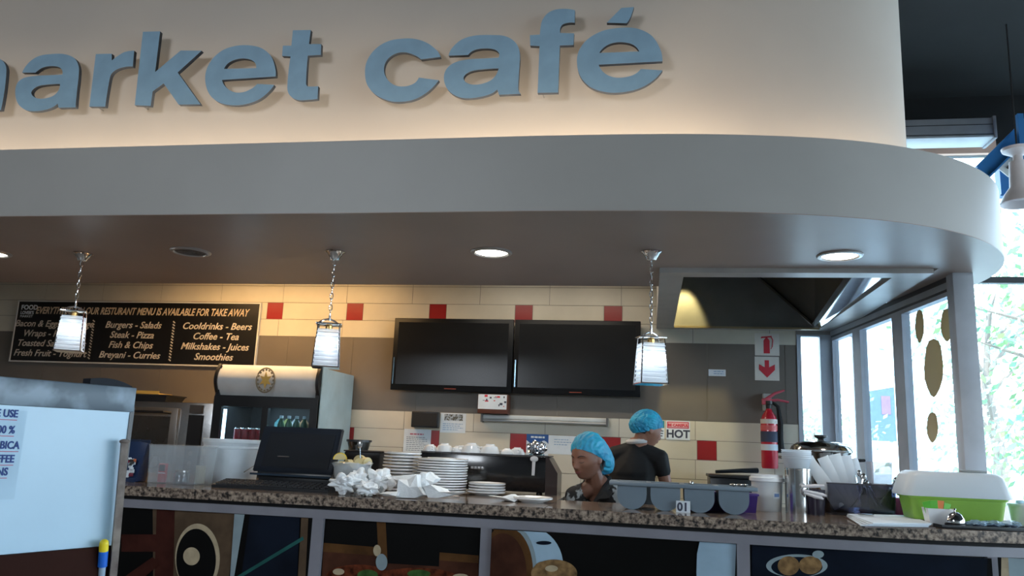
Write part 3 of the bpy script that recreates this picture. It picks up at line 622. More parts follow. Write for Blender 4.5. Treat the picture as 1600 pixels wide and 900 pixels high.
def n6(t, w_, h): B().box(-w_, w_, -.0022, -.0015, h*.6, h).obj('teal_band', mat('teal_print', (.02, .25, .28), .5), t, flat=True); b = B(); lines_print(b, -w_*.8, w_*.9, h*.1, h*.5, 3, -.0022, (.9, 1), .4, 9); b.obj('printing', INK, t, flat=True)
notice(1024, 657, 1038, 686, 'narrow teal and white sign left of the HOT sign', n6)
def n7(t, w_, h): b = B(); lines_print(b, -w_*.4, w_*.9, h*.2, h*.85, 2, -.0022, (.8, 1), .35, 11); b.obj('printing', mat('blue_ink', (.25, .4, .6), .8), t, flat=True)
notice(1107, 577, 1134, 588, 'tiny white label strip on the taupe tiles', n7)
WS = mat('sign_white', (.70, .66, .60), .5)
def n8(t, w_, h):
    b = B(); y = -.0025; c0 = (-w_*.02, h*.42)
    b.prism([(-w_*.28, h*.1), (w_*.22, h*.1), (w_*.22, h*.68), (w_*.1, h*.78), (-w_*.16, h*.78), (-w_*.28, h*.68)], 'y', y, y+.001)
    b.box(-w_*.12, w_*.06, y, y+.001, h*.78, h*.86); b.prism([(-w_*.5, h*.78), (-w_*.45, h*.86), (w_*.4, h*.9), (w_*.4, h*.84)], 'y', y, y+.001)
    b.tube([(w_*.35, y, h*.86), (w_*.48, y, h*.7), (w_*.42, y, h*.4), (w_*.32, y, h*.3)], .004, 5)
    b.obj('pictogram', RED, t, flat=True)
notice(1179, 521, 1218, 556, 'white safety sign with red fire extinguisher pictogram', n8, WS, name='safety_sign', cat='sign')
def n9(t, w_, h): b = B(); b.prism([(-w_*.18, h*.85), (w_*.18, h*.85), (w_*.18, h*.55), (w_*.65, h*.68), (w_*.65, h*.45), (0, h*.12), (-w_*.65, h*.45), (-w_*.65, h*.68), (-w_*.18, h*.55)], 'y', -.0025, -.0015); b.obj('arrow', RED, t, flat=True)
notice(1179, 557, 1218, 595, 'white safety sign with red arrow pointing down', n9, WS, name='safety_sign', cat='sign')

# fire extinguisher
e0 = P(1203, 732, y=6.48); e1 = P(1203, 645, y=6.48)
t = thing('fire_extinguisher', 'red fire extinguisher hanging on the wall under the arrow sign', 'fire extinguisher', (e0.x, 6.48, e0.z)); hh = e1.z-e0.z; r = .062
B().lathe([(0, 0), (r*.9, 0), (r, .012), (r, hh-.06), (r*.8, hh-.02), (r*.45, hh+.01), (r*.32, hh+.03), (0, hh+.03)], 28).obj('cylinder', REDP, t)
for z0, z1, mm in ((hh*.32, hh*.43, PAPER), (hh*.47, hh*.66, INK), (hh*.68, hh*.77, mat('label_red', (.7, .12, .12), .4)), (hh*.8, hh*.88, mat('label_cream', (.7, .66, .6), .5))):
    B().lathe([(r+.001, z0), (r+.0015, z0), (r+.0015, z1), (r+.001, z1)], 28, close=True).obj('label_band', mm, t)
b = B(); b.lathe([(0, hh+.03), (.02, hh+.03), (.022, hh+.06), (.03, hh+.065), (.03, hh+.09), (0, hh+.095)], 16); b.obj('valve', mat('valve_black', (.02, .02, .02), .4), t)
b = B(); b.box(-.05, .02, -.018, .018, hh+.06, hh+.11, .008); b.tube([(-.02, 0, hh+.1), (.05, 0, hh+.15), (.12, 0, hh+.175)], [.014, .011, .007]); b.tube([(0, 0, hh+.09), (.07, 0, hh+.1), (.15, 0, hh+.085)], [.012, .01, .008]); b.obj('handle', mat('handle_red', (.6, .1, .14), .35), t)
b = B(); b.tube([(.03, 0, hh+.08), (.07, .0, hh+.05), (.085, 0, hh-.08), (.08, 0, hh-.2), (.085, 0, hh-.3)], [.012, .014, .02, .024, .03]); b.obj('hose_horn', BLACKM, t)
B().box(-.03, .03, .05, .115, hh+.02, hh+.15).obj('wall_hook', mat('hook_grey', (.5, .55, .55), .5), t)

# ================================================================== FRIDGE, OVEN
fx0, fx1 = P(338, 600, y=5.9).x, P(500, 600, y=5.9).x; fz = 1.955
t = thing('display_fridge', 'black two-door drinks fridge with silver curved header', 'fridge', ((fx0+fx1)/2, 5.9, 0)); h = (fx1-fx0)/2
FB = mat('fridge_black', (.012, .013, .015), .35); FW = mat('fridge_side', (.42, .55, .60), .4)
b = B(); b.box(-h, -h+.03, .0, .68, .08, 1.94); b.box(h-.03, h, .0, .68, .08, 1.94); b.box(-h+.03, h-.03, .58, .62, .08, 1.94); b.box(-h+.03, h-.03, .03, .58, .08, .16); b.box(-h+.03, h-.03, .03, .58, 1.7, 1.94); b.obj('cabinet', FB, t, flat=True)
B().box(h, h+.012, .02, .685, .05, 1.94, .003).obj('side_panel', FW, t)
b = B(); n_ = 10
pf = [(.05, 1.70)]+[(.05-.085*math.sin(PI*k/n_*.5)-.0, 1.70+.245*k/n_) for k in range(n_+1)]
pf = [(.04-.07*math.sin(PI*(k/n_)*.9+.1), 1.705+.245*k/n_) for k in range(n_+1)]
b.prism([(.08, 1.705)]+pf+[(.08, 1.95)], 'x', -h+.02, h-.02); b.obj('header', mat('fridge_silver', (.62, .64, .65), .3), t, ang=30)
for s_ in (-1, 1): b = B(); b.prism([(.1, 1.69)]+[(p[0]-.012, p[1]+(.006 if k > 5 else -.006)) for k, p in enumerate(pf)]+[(.1, 1.965)], 'x', s_*(h-.01)-.012, s_*(h-.01)+.012); b.obj('header_cheek', FB, t)
b = B(); b.box(-h, h, -.01, .03, 1.62, 1.70); b.box(-h, -h+.07, -.01, .03, .1, 1.62); b.box(h-.06, h, -.01, .03, .1, 1.62); b.box(-.02, .03, -.01, .03, .1, 1.62); b.box(-h, h, -.01, .03, .1, .25); b.obj('door_frame', FB, t, flat=True)
for s_ in (0, 1):
    x0, x1 = (-h+.07, -.02) if s_ == 0 else (.03, h-.06)
    d_ = B().box(x0, x1, 0, .006, .25, 1.62).obj('door_glass', glass('fridge_glass', (.8, .9, .95), .08), t, flat=True)
for zz in (.45, .8, 1.08, 1.34): b = B(); b.box(-h+.04, h-.04, .05, .56, zz-.012, zz); b.obj('shelf', mat('shelf_wire', (.4, .44, .46), .3, .5), t, flat=True)
B().box(-h+.04, -h+.06, .06, .1, .3, 1.6).obj('light_strip', mat('strip_cool', (.6, .85, 1), .4, emit=6, var=0), t, flat=True)  # glowing strip added to brighten the fridge interior
eb = thing('_', 'x', 'x'); bpy.data.objects.remove(eb)
ez = 1.83; b = B(); ring = [(.095*math.cos(a_/24*2*PI)*.8, -.04, ez+.095*math.sin(a_/24*2*PI)) for a_ in range(24)]
b.tube(ring, .006, 6, closed=True); bo = b.obj('emblem', mat('emblem_brown', (.22, .18, .12), .5), t)
b = B()
for k in range(16):
    a_ = 2*PI*k/16; b.M = Matrix.Translation((.08*.8*math.cos(a_), -.041, ez+.08*math.sin(a_))) @ Matrix.Rotation(-a_, 4, 'Y'); b.box(-.006, .006, -.001, .001, -.008, .008)
b.obj('emblem_marks', mat('emblem_brown', (.22, .18, .12), .5), bo, flat=True)
b = B(); star = [((.062 if k % 2 == 0 else .028)*math.sin(2*PI*k/12)*.85, (.066 if k % 2 == 0 else .03)*math.cos(2*PI*k/12)+ez) for k in range(12)]
b.prism(star, 'y', -.045, -.038); b.obj('emblem_star', mat('emblem_gold', (.72, .45, .10), .4), bo, flat=True)
fth = t
l = lamp('AREA', 'fridge_light', (0, .22, 1.66), 3.5, (.8, .93, 1), (0, 0, 0), shape='RECTANGLE', size=.7, size_y=.05); l.parent = t  # lamp added under the header to brighten the cans
def can(loc, label, mm, kind='drink_can', cat='drink can', grp='cans on the fridge shelf', H3=.12, first=[None]):
    r_ = .033
    b = B(); b.lathe([(0, 0), (r_*.8, 0), (r_, .01), (r_, H3-.012), (r_*.82, H3), (0, H3-.003)], 16, mis=[1, 1, 0, 1, 1]); o = b.obj(kind, [mm, STEEL], None, loc); return tag(o, label, cat, grp)
CANR = mat('can_red', (.5, .02, .03), .3, col2=(.35, .012, .02), scale=30)
k = 0
for i, px in enumerate((374, 386, 398, 409)):
    for row in range(2):
        x = P(px, 675, y=6.02).x
        can((x, 6.0+.09*row, 1.341), 'red drink can in the front row of the left fridge door' if row == 0 else 'red drink can in the second row of the left fridge door', CANR, grp='red cans in the front row' if row == 0 else 'red cans in the second row')
def bottle(loc, label, mm, cap, grp):
    t = thing('drink_bottle', label, 'bottle', loc, 0, grp)
    B().lathe([(0, 0), (.03, 0), (.032, .01), (.032, .12), (.026, .16), (.013, .19), (.012, .205), (0, .205)], 16).obj('body', mm, t); B().lathe([(0, .203), (.015, .203), (.015, .225), (0, .226)], 12).obj('cap', cap, t)
    b = B(); b.lathe([(.0325, .04), (.033, .04), (.033, .1), (.0325, .1)], 16, close=True); b.obj('bottle_label', mat('bottle_label', (.5, .6, .62), .5), t); return t
gmt = mat('bottle_green', (.08, .16, .10), .2)
b0 = bottle((P(441, 660, y=6.02).x, 6.0, 1.341), 'white-capped drink bottle behind the right fridge door', gmt, mat('cap_white', (.75, .85, .9), .4), 'white-capped bottles in the fridge')
for px in (453, 465, 477): dup(b0, (P(px, 660, y=6.02).x, 6.0, 1.341))
for px, mm, lb in ((438, mat('carton_teal', (.05, .16, .18), .4), 'teal'), (450, mat('carton_olive', (.14, .16, .06), .4), 'olive'), (463, mat('carton_grey', (.2, .24, .26), .4), 'grey'), (476, mat('carton_brown', (.2, .12, .06), .4), 'brown')):
    x = P(px, 635, y=6.2).x; b = B(); b.box(-.032, .032, -.032, .032, 0, .17, .004); b.prism([(-.032, .17), (.032, .17), (0, .205)], 'y', -.03, .03)
    tag(b.obj('drink_carton', mm, None, (x, 6.22, 1.341)), lb+' drink carton standing behind the capped bottles in the fridge', 'carton')

ox0, ox1, oz1 = P(196, 625, y=6.1).x, P(333, 632, y=6.1).x, P(300, 629, y=6.1).z
t = thing('oven', 'stainless commercial oven with glass door left of the fridge', 'oven', ((ox0+ox1)/2, 6.1, 1.02)); h = (ox1-ox0)/2; OH = oz1-1.02
B().box(-h, h, .02, .48, 0, OH, .005).obj('body', STEEL, t)
B().box(-h+.01, h-.3, -.01, .02, .05, OH-.05, .004).obj('door', mat('oven_door', (.18, .17, .16), .3, .7), t)
B().box(-h+.06, h-.36, -.013, -.01, .09, OH-.12).obj('door_glass', mat('oven_glass', (.03, .025, .02), .06, coat=.6), t, flat=True)
b = B(); b.tube([(-h+.04, -.012, OH-.09), (-h+.06, -.05, OH-.085), (h-.4, -.05, OH-.085), (h-.36, -.012, OH-.09)], .011); b.obj('handle', BLACK, t)
B().box(h-.2, h-.08, -.008, .02, .03, OH-.1).obj('control_panel', BLACK, t, flat=True)
B().box(h-.2, h-.09, -.008, .02, OH-.085, OH-.02).obj('display', mat('display_grey', (.06, .06, .065), .3), t, flat=True)
b = B(); b.M = Matrix.Translation((h-.14, -.012, .22)) @ Matrix.Rotation(PI/2, 4, 'X'); b.lathe([(0, .012), (.02, .012), (.024, 0), (0, 0)], 16); b.obj('knob', STEEL, t)
b = B(); b.M = Matrix.Translation((h-.14, -.012, .14)) @ Matrix.Rotation(PI/2, 4, 'X'); b.lathe([(0, .012), (.02, .012), (.024, 0), (0, 0)], 16); b.obj('knob', STEEL, t)
B().box(-h+.03, -h+.09, -.017, -.011, .17, .2).obj('digital_display', mat('led_orange', (1, .25, .05), .5, emit=1.2, var=0), t, flat=True)
# shelf under oven, things on top
t = thing('steel_stand', 'plain steel stand under the oven', 'stand', ((ox0+ox1)/2, 6.1, 0)); b = B(); b.box(-h-.02, h+.02, -.02, .48, .985, 1.02); b.obj('shelf', STEEL, t)
for sx_ in (-1, 1):
    for y_ in (.0, .45): B().box(sx_*h-.02, sx_*h+.02, y_-.015, y_+.02, 0, .985).obj('leg', STEEL, t)
p = P(212, 627, y=6.25)
t = thing('black_tray', 'black plastic tray on top of the oven', 'tray', (p.x+.12, 6.3, oz1)); b = B(); b.hexa([(-.2, -.12, 0), (.2, -.12, 0), (.2, .12, 0), (-.2, .12, 0)], [(-.22, -.14, .05), (.22, -.14, .05), (.22, .14, .05), (-.22, .14, .05)]); b.obj('body', BLACK, t); B().box(-.23, .23, -.15, .15, .05, .06, .002).obj('rim', BLACK, t)
b = B(); b.box(-.1, .14, -.1, .1, 0, .012, .003); b.box(-.1, .14, -.1, -.094, .012, .03); tag(b.obj('yellow_tray', mat('yellow_card', (.55, .36, .08), .5), None, (p.x+.1, 6.3, oz1+.06)), 'flat yellow-brown tray lying on the black tray', 'tray')

# ================================================================== WHITEBOARD ON ITS EASEL
dirw = Vector((.401, .916, 0)).normalized()
kk = 2.05
cr_ = CAMP+ (RGT*((208-800)/FPX)-UPV*((606-450)/FPX)+FWD)*kk      # upper right corner of the board
wb = thing('whiteboard', 'large white board with printed words and metal top strip, standing at the left', 'whiteboard', (cr_.x, cr_.y, 0))
wb.rotation_euler.z = math.atan2(dirw.y, dirw.x)                  # local +x runs to the right edge, which is x=0
zt = cr_.z
def wz(px, py):                                                    # local x, z of a pixel on the board's plane
    d = RGT*((px-800)/FPX)-UPV*((py-450)/FPX)+FWD; nrm = Vector((-dirw.y, dirw.x, 0)); t_ = (cr_-CAMP).dot(nrm)/d.dot(nrm); q = CAMP+d*t_; return (q-cr_).dot(dirw), q.z
zb_ = wz(150, 853)[1]; W_ = -.95
BW = mat('board_white', (.40, .57, .70), .3, var=.02)
B().box(W_, -.006, -.012, .012, zb_, zt-.062).obj('writing_surface', BW, wb, flat=True)
B().box(W_, 0, -.018, .016, zt-.062, zt, .003).obj('top_strip', mat('strip_metal', (.07, .09, .11), .45, .2, col2=(.17, .21, .25), scale=9, p0=.45, p1=.6), wb)
B().box(-.008, .003, -.014, .014, zb_, zt-.05).obj('edge', BLACK, wb, flat=True)
B().box(W_, .0, -.024, .014, zb_-.075, zb_, .003).obj('ledge', mat('ledge_wood', (.028, .009, .006), .8, bump=.1, spec=.1), wb)
B().box(W_, -.01, -.006, .012, zb_-.5, zb_-.075).obj('lower_sheet', BW, wb, flat=True)
b = B(); pts = [(0-.005, zt), (-.11, zt)]+[( -.11+.105*k/10, zt+.012*math.sin(PI*(.35+.65*(1-k/10)))) for k in range(11)]
b.M = Matrix(); arch = [(-.115, zt-.001)]+[(-.115+.11*k/10, zt+.022*(1-(k/10-.35)**2*1.6)-.004) for k in range(11)]+[(-.005, zt-.001)]
b.prism([(x, z) for x, z in arch], 'y', -.004, .03); b.obj('clamp', mat('clamp_navy', (.006, .008, .014), .6, spec=.2), wb)
for py_, s_ in ((652, 'PLEASE USE'), (677, '100 %'), (701, 'ARABICA'), (722, 'COFFEE'), (742, 'BEANS')):
    x_, z_ = wz({652: 23, 677: 18, 701: 25, 722: 17, 742: 7}[py_], py_); sz = .0235
    text('lettering', s_, sz, mat('blue_pen', (.03, .06, .22), .8), wb, (x_, -.0135, z_), align='RIGHT', bold=.0006, sx=.8)
    B().box(x_-.25, x_, -.0128, -.0122, z_-.007, z_-.0055).obj('underline', mat('red_pen', (.45, .06, .12), .8), wb, flat=True)
x_, z_ = wz(187, 637); b = B(); b.box(x_-.016, x_+.016, -.013, -.0125, z_-.001, z_); b.box(x_-.004, x_+.004, -.013, -.0125, z_, z_+.006); b.obj('registration_mark', INK, wb, flat=True)
zq = wz(0, 780)[1]; B().box(wz(-40, 700)[0], wz(30, 700)[0], -.0126, -.0121, zq, wz(0, 640)[1]).obj('taped_sheet', mat('taped_paper', (.38, .54, .67), .5), wb, flat=True)
# prop leg of the easel and the pen on the ledge
a, e = CAMP+(RGT*((195-800)/FPX)-UPV*((690-450)/FPX)+FWD)*1.98, CAMP+(RGT*((174-800)/FPX)-UPV*((925-450)/FPX)+FWD)*1.93
t = thing('easel_leg', 'worn grey-brown wooden stick propped at the right edge of the whiteboard', 'stick', (e.x, e.y, 0)); dd = (a-e)*(e.z/(a.z-e.z))
b = B(); f0 = e-dd; f0.z = 0; t.location = (f0.x, f0.y, 0); b.tube([(0, 0, 0), tuple(a-f0)], .0115, 4); b.obj('shaft', mat('worn_wood', (.26, .22, .19), .8, col2=(.12, .09, .08), scale=25), t)
B().ico(tuple(a-f0), .013, 2, sc=(1, 1, .5)).obj('end_tip', mat('worn_wood', (.26, .22, .19), .8), t)
a, e = CAMP+(RGT*((163-800)/FPX)-UPV*((845-450)/FPX)+FWD)*1.92, CAMP+(RGT*((157-800)/FPX)-UPV*((925-450)/FPX)+FWD)*1.92
t = thing('marker_pen', 'board marker with yellow cap and blue grip, upright at the whiteboard ledge', 'marker pen', tuple(e)); v = a-e
def seg(f0_, f1_, r_, nm, mm): B().tube([tuple(v*f0_), tuple(v*f1_)], r_, 14).obj(nm, mm, t)
seg(0, .52, .0075, 'barrel', mat('pen_barrel', (.35, .45, .55), .3)); seg(.5, .8, .0105, 'grip', mat('pen_blue', (.01, .13, .6), .4)); seg(.8, .95, .0105, 'cap', mat('pen_yellow', (.85, .65, .02), .4))
B().ico(tuple(v*.95), .0105, 2).obj('cap_end', mat('pen_yellow', (.85, .65, .02), .4), t)

# ================================================================== LEFT HALF OF THE COUNTER
def C(px, py): return P(px, py, z=CZ)
def up(px, py, y): return P(px, py, y=y).z-CZ
# blue coffee bag
y0 = 4.3; x0, x1 = P(204, 720, y=y0).x, P(226, 720, y=y0).x
t = thing('coffee_bag', 'dark blue bag with white and orange print beside the whiteboard', 'bag', ((x0+x1)/2-.02, y0, CZ)); hz = up(215, 690, y0)
b = B(); b.hexa([(-.07, -.05, 0), (.055, -.05, 0), (.055, .05, 0), (-.07, .05, 0)], [(-.075, -.03, hz), (.085, -.03, hz*.97), (.085, .03, hz*.97), (-.075, .03, hz)])
bmesh.ops.subdivide_edges(b.bm, edges=b.bm.edges[:], cuts=5, use_grid_fill=True)
for v_ in b.bm.verts: v_.co += Vector(noise.noise_vector(v_.co*18))*.008
b.obj('body', mat('bag_navy', (.012, .03, .09), .35), t, ang=60)
b = B(); b.box(-.077, .087, -.004, .004, hz-.012, hz+.012); b.obj('seal', mat('bag_navy2', (.01, .02, .05), .4), t)
b = B(); rr = random.Random(5)
for k in range(14):
    x, z = rr.uniform(.0, .04), rr.uniform(.025, .12); b.mi = rr.choice((0, 0, 1, 2)); b.box(x-.015, x+.012, -.062, -.056, z, z+.02, .002)
b.obj('printed_picture', [PAPER, mat('print_orange', (.5, .12, .04), .5), mat('print_wine', (.2, .02, .05), .5)], t)
# clear box with a red pack and a glass inside
y0 = 4.27; x0, x1 = P(231, 730, y=y0).x, P(313, 730, y=y0).x; hz = up(270, 697, y0); cx = (x0+x1)/2; h = (x1-x0)/2
t = thing('clear_container', 'clear plastic box between the blue bag and white bucket', 'container', (cx, y0+.08, CZ))
def openbox(b, w0, d0, w1, d1, z0, z1, th=.004):
    o0 = [(-w0, -d0), (w0, -d0), (w0, d0), (-w0, d0)]; o1 = [(-w1, -d1), (w1, -d1), (w1, d1), (-w1, d1)]
    a_ = [b.v((x, y, z0)) for x, y in o0]; c_ = [b.v((x, y, z1)) for x, y in o1]
    i1 = [b.v((x*(1-th/w1), y*(1-th/d1), z1)) for x, y in o1]; i0 = [b.v((x*(1-th/w0), y*(1-th/d0), z0+th)) for x, y in o0]
    for q in range(4):
        r_ = (q+1) % 4; b.f([a_[q], a_[r_], c_[r_], c_[q]]); b.f([c_[q], c_[r_], i1[r_], i1[q]]); b.f([i1[q], i1[r_], i0[r_], i0[q]])
    b.f(a_[::-1]); b.f(i0)
b = B(); openbox(b, h*.94, .08, h, .09, 0, hz); b.obj('body', CLEAR, t, flat=True); B().box(-h-.004, h+.004, -.094, .094, hz, hz+.006, .002).obj('lid', CLEAR, t)
b = B(); b.box(-.022, .022, -.012, .012, 0, .105, .002); b.mi = 1; b.box(-.018, .018, -.0135, -.012, .062, .098); b.mi = 2; b.box(-.022, .022, -.0135, -.012, .05, .054)
tag(b.obj('red_packet', [mat('packet_red', (.55, .02, .03), .4), mat('packet_dark', (.06, .02, .03), .4), PAPER], None, (cx-h*.52, y0+.03, CZ+.005)), 'red packet with dark label inside the clear box', 'packet')
t = thing('glass_jar', 'small glass jar inside the clear box', 'jar', (cx+h*.15, y0+.05, CZ+.005)); B().lathe([(0, 0), (.04, 0), (.044, .01), (.044, .05), (.036, .06), (.034, .06), (.041, .048), (.041, .012), (0, .006)], 20).obj('body', glass('jar_glass', (.8, .85, .9), .3), t); B().lathe([(0, .06), (.037, .06), (.037, .07), (0, .072)], 20).obj('lid', STEEL, t)
b = B(); b.box(-.03, .03, -.002, .002, 0, .1); tag(b.obj('card', mat('cream_card', (.5, .48, .38), .7), None, (cx+h*.7, y0+.09, CZ+.005)), 'cream card leaning inside the right of the clear box', 'card')
# white bucket
y0 = 4.62; xa, xb = P(317, 720, y=y0).x, P(402, 700, y=y0).x; hz = up(358, 688, y0-.1); R0 = (xb-xa)/2
t = thing('white_bucket', 'large white plastic bucket with grey small print beside the till', 'bucket', ((xa+xb)/2, y0+.03, CZ))
B().lathe([(0, 0), (R0*.86, 0), (R0*.87, .006), (R0*.97, hz-.05), (R0*1.0, hz-.048), (R0*1.0, hz-.038), (R0*.98, hz-.034), (R0*1.01, hz-.02), (R0*1.02, hz), (R0*.95, hz), (R0*.84, .01), (0, .01)], 48).obj('body', TUB, t)
B().lathe([(0, hz-.006), (R0*.95, hz-.006), (R0*.96, hz+.006), (R0*1.03, hz+.006), (R0*1.04, hz-.014), (R0*1.03, hz-.014)], 48).obj('lid', TUB, t)
b = B()
for i, zz in enumerate((.62, .56, .5, .44, .3, .27, .18)):
    for k in range(5 if i < 4 else 2):
        a_ = -PI/2-.95+.075*k; rz_ = R0*(.872+.118*zz)+.001; b.M = Matrix.Translation((rz_*math.cos(a_), rz_*math.sin(a_), hz*zz)) @ Matrix.Rotation(a_+PI/2, 4, 'Z'); b.box(-.004, .004, -.0006, .0006, -.0022, .0022)
b.obj('printing', mat('print_grey', (.2, .28, .36), .7), t, flat=True)
b = B(); b.tube([(R0*1.02, 0, hz-.03), (R0*.99, -.03, hz*.45), (R0*.93, -.05, .1), (R0*.8, -.1, .07)], .003); b.obj('bail_handle', STEEL, t)

# till: screen seen from behind on a base, keyboard
y0 = 4.47
def LQ(px, py, yy=y0): q = P(px, py, y=yy); return (q.x, q.z-CZ)
TX = P(460, 768, y=y0).x
t = thing('till_monitor', 'black till screen seen from behind, tilted, on a low base', 'till', (TX, y0, CZ))
Tm = Matrix.Translation((-TX, 0, 0))
qs = [LQ(394, 736), (LQ(519, 743)), LQ(538, 671), LQ(418, 666)]
b = B(); b.hexa([(x-TX, -.02-(z*.15-.03), z) for x, z in qs], [(x-TX, .03-(z*.15-.03), z) for x, z in qs]); bmesh.ops.bevel(b.bm, geom=b.bm.edges[:], offset=.006, segments=2, affect='EDGES'); b.obj('screen_back', mat('till_black', (.012, .018, .03), .35), t)
ins = [LQ(409, 728), LQ(513, 734), LQ(529, 680), LQ(428, 675)]
b = B(); b.hexa([(x-TX, -.026-(z*.15-.03), z) for x, z in ins], [(x-TX, -.02-(z*.15-.03), z) for x, z in ins]); b.obj('recessed_panel', mat('till_panel', (.008, .011, .017), .5), t)
bx, bz = LQ(446, 713); b = B(); b.box(bx-TX-.035, bx-TX+.035, -.034-(bz*.15-.03), -.027-(bz*.15-.03), bz-.003, bz+.002); b.obj('badge', mat('badge_bronze', (.14, .12, .11), .4), t, flat=True)
b = B(); b.box(LQ(402, 760)[0]-TX, LQ(517, 760)[0]-TX, .0, .15, .0, .085, .008); b.hexa([(-.06, .02, .08), (.06, .02, .08), (.06, .1, .08), (-.06, .1, .08)], [(-.05, .02, .16), (.05, .02, .16), (.05, .04, .16), (-.05, .04, .16)]); b.obj('base', BLACK, t)
b = B(); ed = [LQ(394, 738), LQ(519, 745), LQ(519, 748), LQ(394, 741)]; b.hexa([(x-TX, -.03, z) for x, z in ed], [(x-TX, .02, z) for x, z in ed]); b.obj('edge_strip', mat('till_edge', (.03, .05, .08), .2), t)
xa, xb = P(338, 760, y=4.25).x, P(520, 765, y=4.25).x
t = thing('keyboard', 'flat black keyboard lying in front of the till screen', 'keyboard', ((xa+xb)/2, 4.25, CZ)); h = (xb-xa)/2
b = B(); b.prism([(-.06, 0), (.09, 0), (.09, .042), (-.06, .016)], 'x', -h, h); bmesh.ops.bevel(b.bm, geom=b.bm.edges[:], offset=.004, segments=2, affect='EDGES'); b.obj('case', BLACK, t)
kb = B()
for r_ in range(5):
    for q in range(20):
        x = -h+.02+(2*h-.04)*q/20; y = -.05+.026*r_; z = .0165+.0045*r_; kb.box(x, x+(2*h-.04)/20-.004, y, y+.02, z+.001, z+.010, .0015, 1)
tag(kb.obj('keys', mat('key_black', (.02, .022, .026), .5), t), kind=None)

# spare black box (grinder) and glass jug behind the lemon bowl
y0 = 4.95; x0, x1 = P(538, 730, y=y0).x, P(594, 730, y=y0).x
t = thing('card_machine', 'dark boxy machine behind the lemon bowl', 'machine', ((x0+x1)/2, y0, CZ)); h = (x1-x0)/2; hz = up(570, 706, y0)
B().box(-h, h, -.02, .2, 0, hz, .008).obj('body', mat('machine_black', (.014, .013, .016), .4), t); B().box(-h+.02, h-.02, -.024, -.02, .02, hz-.05, .002).obj('front_plate', BLACK, t); B().box(-h-.005, h+.005, -.025, .205, hz, hz+.008, .003).obj('lid', mat('machine_brown', (.05, .04, .038), .4), t)
y1 = 5.05; x0, x1 = P(543, 700, y=y1).x, P(578, 700, y=y1).x; r_ = (x1-x0)/2; zz = hz+.008; tp = up(560, 687, y1)
t = thing('bean_hopper', 'smoky clear canister standing on the dark machine', 'canister', ((x0+x1)/2, y1, CZ+zz)); B().lathe([(0, 0), (r_*.8, 0), (r_, tp-zz-.01), (r_*.94, tp-zz-.01), (r_*.76, .004), (0, .004)], 24).obj('body', glass('smoky', (.45, .5, .52), .2, .1), t); B().lathe([(0, tp-zz), (r_*1.08, tp-zz), (r_*1.08, tp-zz-.014), (0, tp-zz-.014)], 24).obj('lid', BLACK, t)

# bowl of lemon wedges in a plastic bag
bp = C(545, 762); bx, by = P(549, 750, y=4.35).x, 4.35
t = thing('glass_bowl', 'clear bowl lined with plastic film in front of the till', 'bowl', (bx, by, CZ)); R0 = .104
B().lathe([(0, 0), (.05, 0), (.055, .006), (.095, .08), (R0, .145), (R0-.006, .145), (.088, .08), (.05, .012), (0, .012)], 32).obj('body', mat('bowl_plastic', (.62, .68, .72), .15, alpha=.5), t)
b = B(); b.lathe([(R0-.004, .125), (R0+.004, .147), (R0+.012, .16), (R0-.002, .163), (R0-.02, .145)], 40)
for v_ in b.bm.verts: v_.co += Vector(noise.noise_vector(v_.co*30))*.012
b.obj('film', mat('film', (.7, .78, .85), .2, alpha=.45), t)
LEM = mat('lemon_peel', (.85, .62, .03), .45); LEF = mat('lemon_flesh', (.62, .52, .27), .5)
rr = random.Random(11)
labs = ['bright yellow lemon wedge standing up at the left of the bowl', 'pale lemon wedge on the right of the bowl heap', 'pale lemon piece in the middle of the bowl', 'pale lemon piece at the front of the bowl', 'pointed pale lemon piece near the back of the bowl', 'lemon piece low on the left of the bowl', 'small lemon piece at the right rim of the bowl']
sp_ = [(-.075, -.0, .135, 1), (.05, -.02, .115, 0), (-.01, -.03, .105, 0), (.0, -.065, .095, 0), (.03, .03, .13, 0), (-.05, -.04, .095, 0), (.078, .0, .12, 0)]
for (x, y, z, k), lb in zip(sp_, labs):
    t = thing('lemon_wedge', lb, 'lemon', (bx+x, by+y, CZ+z+.04), rr.uniform(0, 6)); s_ = .034 if k else .03
    if k: t.rotation_euler = (0, 0, .3)
    b = B(); n_ = 10
    arc = [(s_*math.cos(PI*q/n_), s_*math.sin(PI*q/n_)) for q in range(n_+1)]
    b.prism(arc, 'y', -.014, .014); b.obj('flesh', LEF, t); b = B(); arc2 = arc+[(1.12*x_, 1.12*z_) for x_, z_ in arc[::-1]]; b.prism(arc2, 'y', -.0145, .0145); b.obj('peel', LEM if k else LEF, t)
b = B(); sx_ = bx+.055; b.tube([(0, 0, .1), (-.012, 0, .17), (-.02, 0, .25)], .003); b.ico((-.022, 0, .262), .016, 2, sc=(1, .3, 1.4)); tag(b.obj('teaspoon', STEEL, None, (sx_, by, CZ)), 'long spoon standing in the lemon bowl', 'spoon')

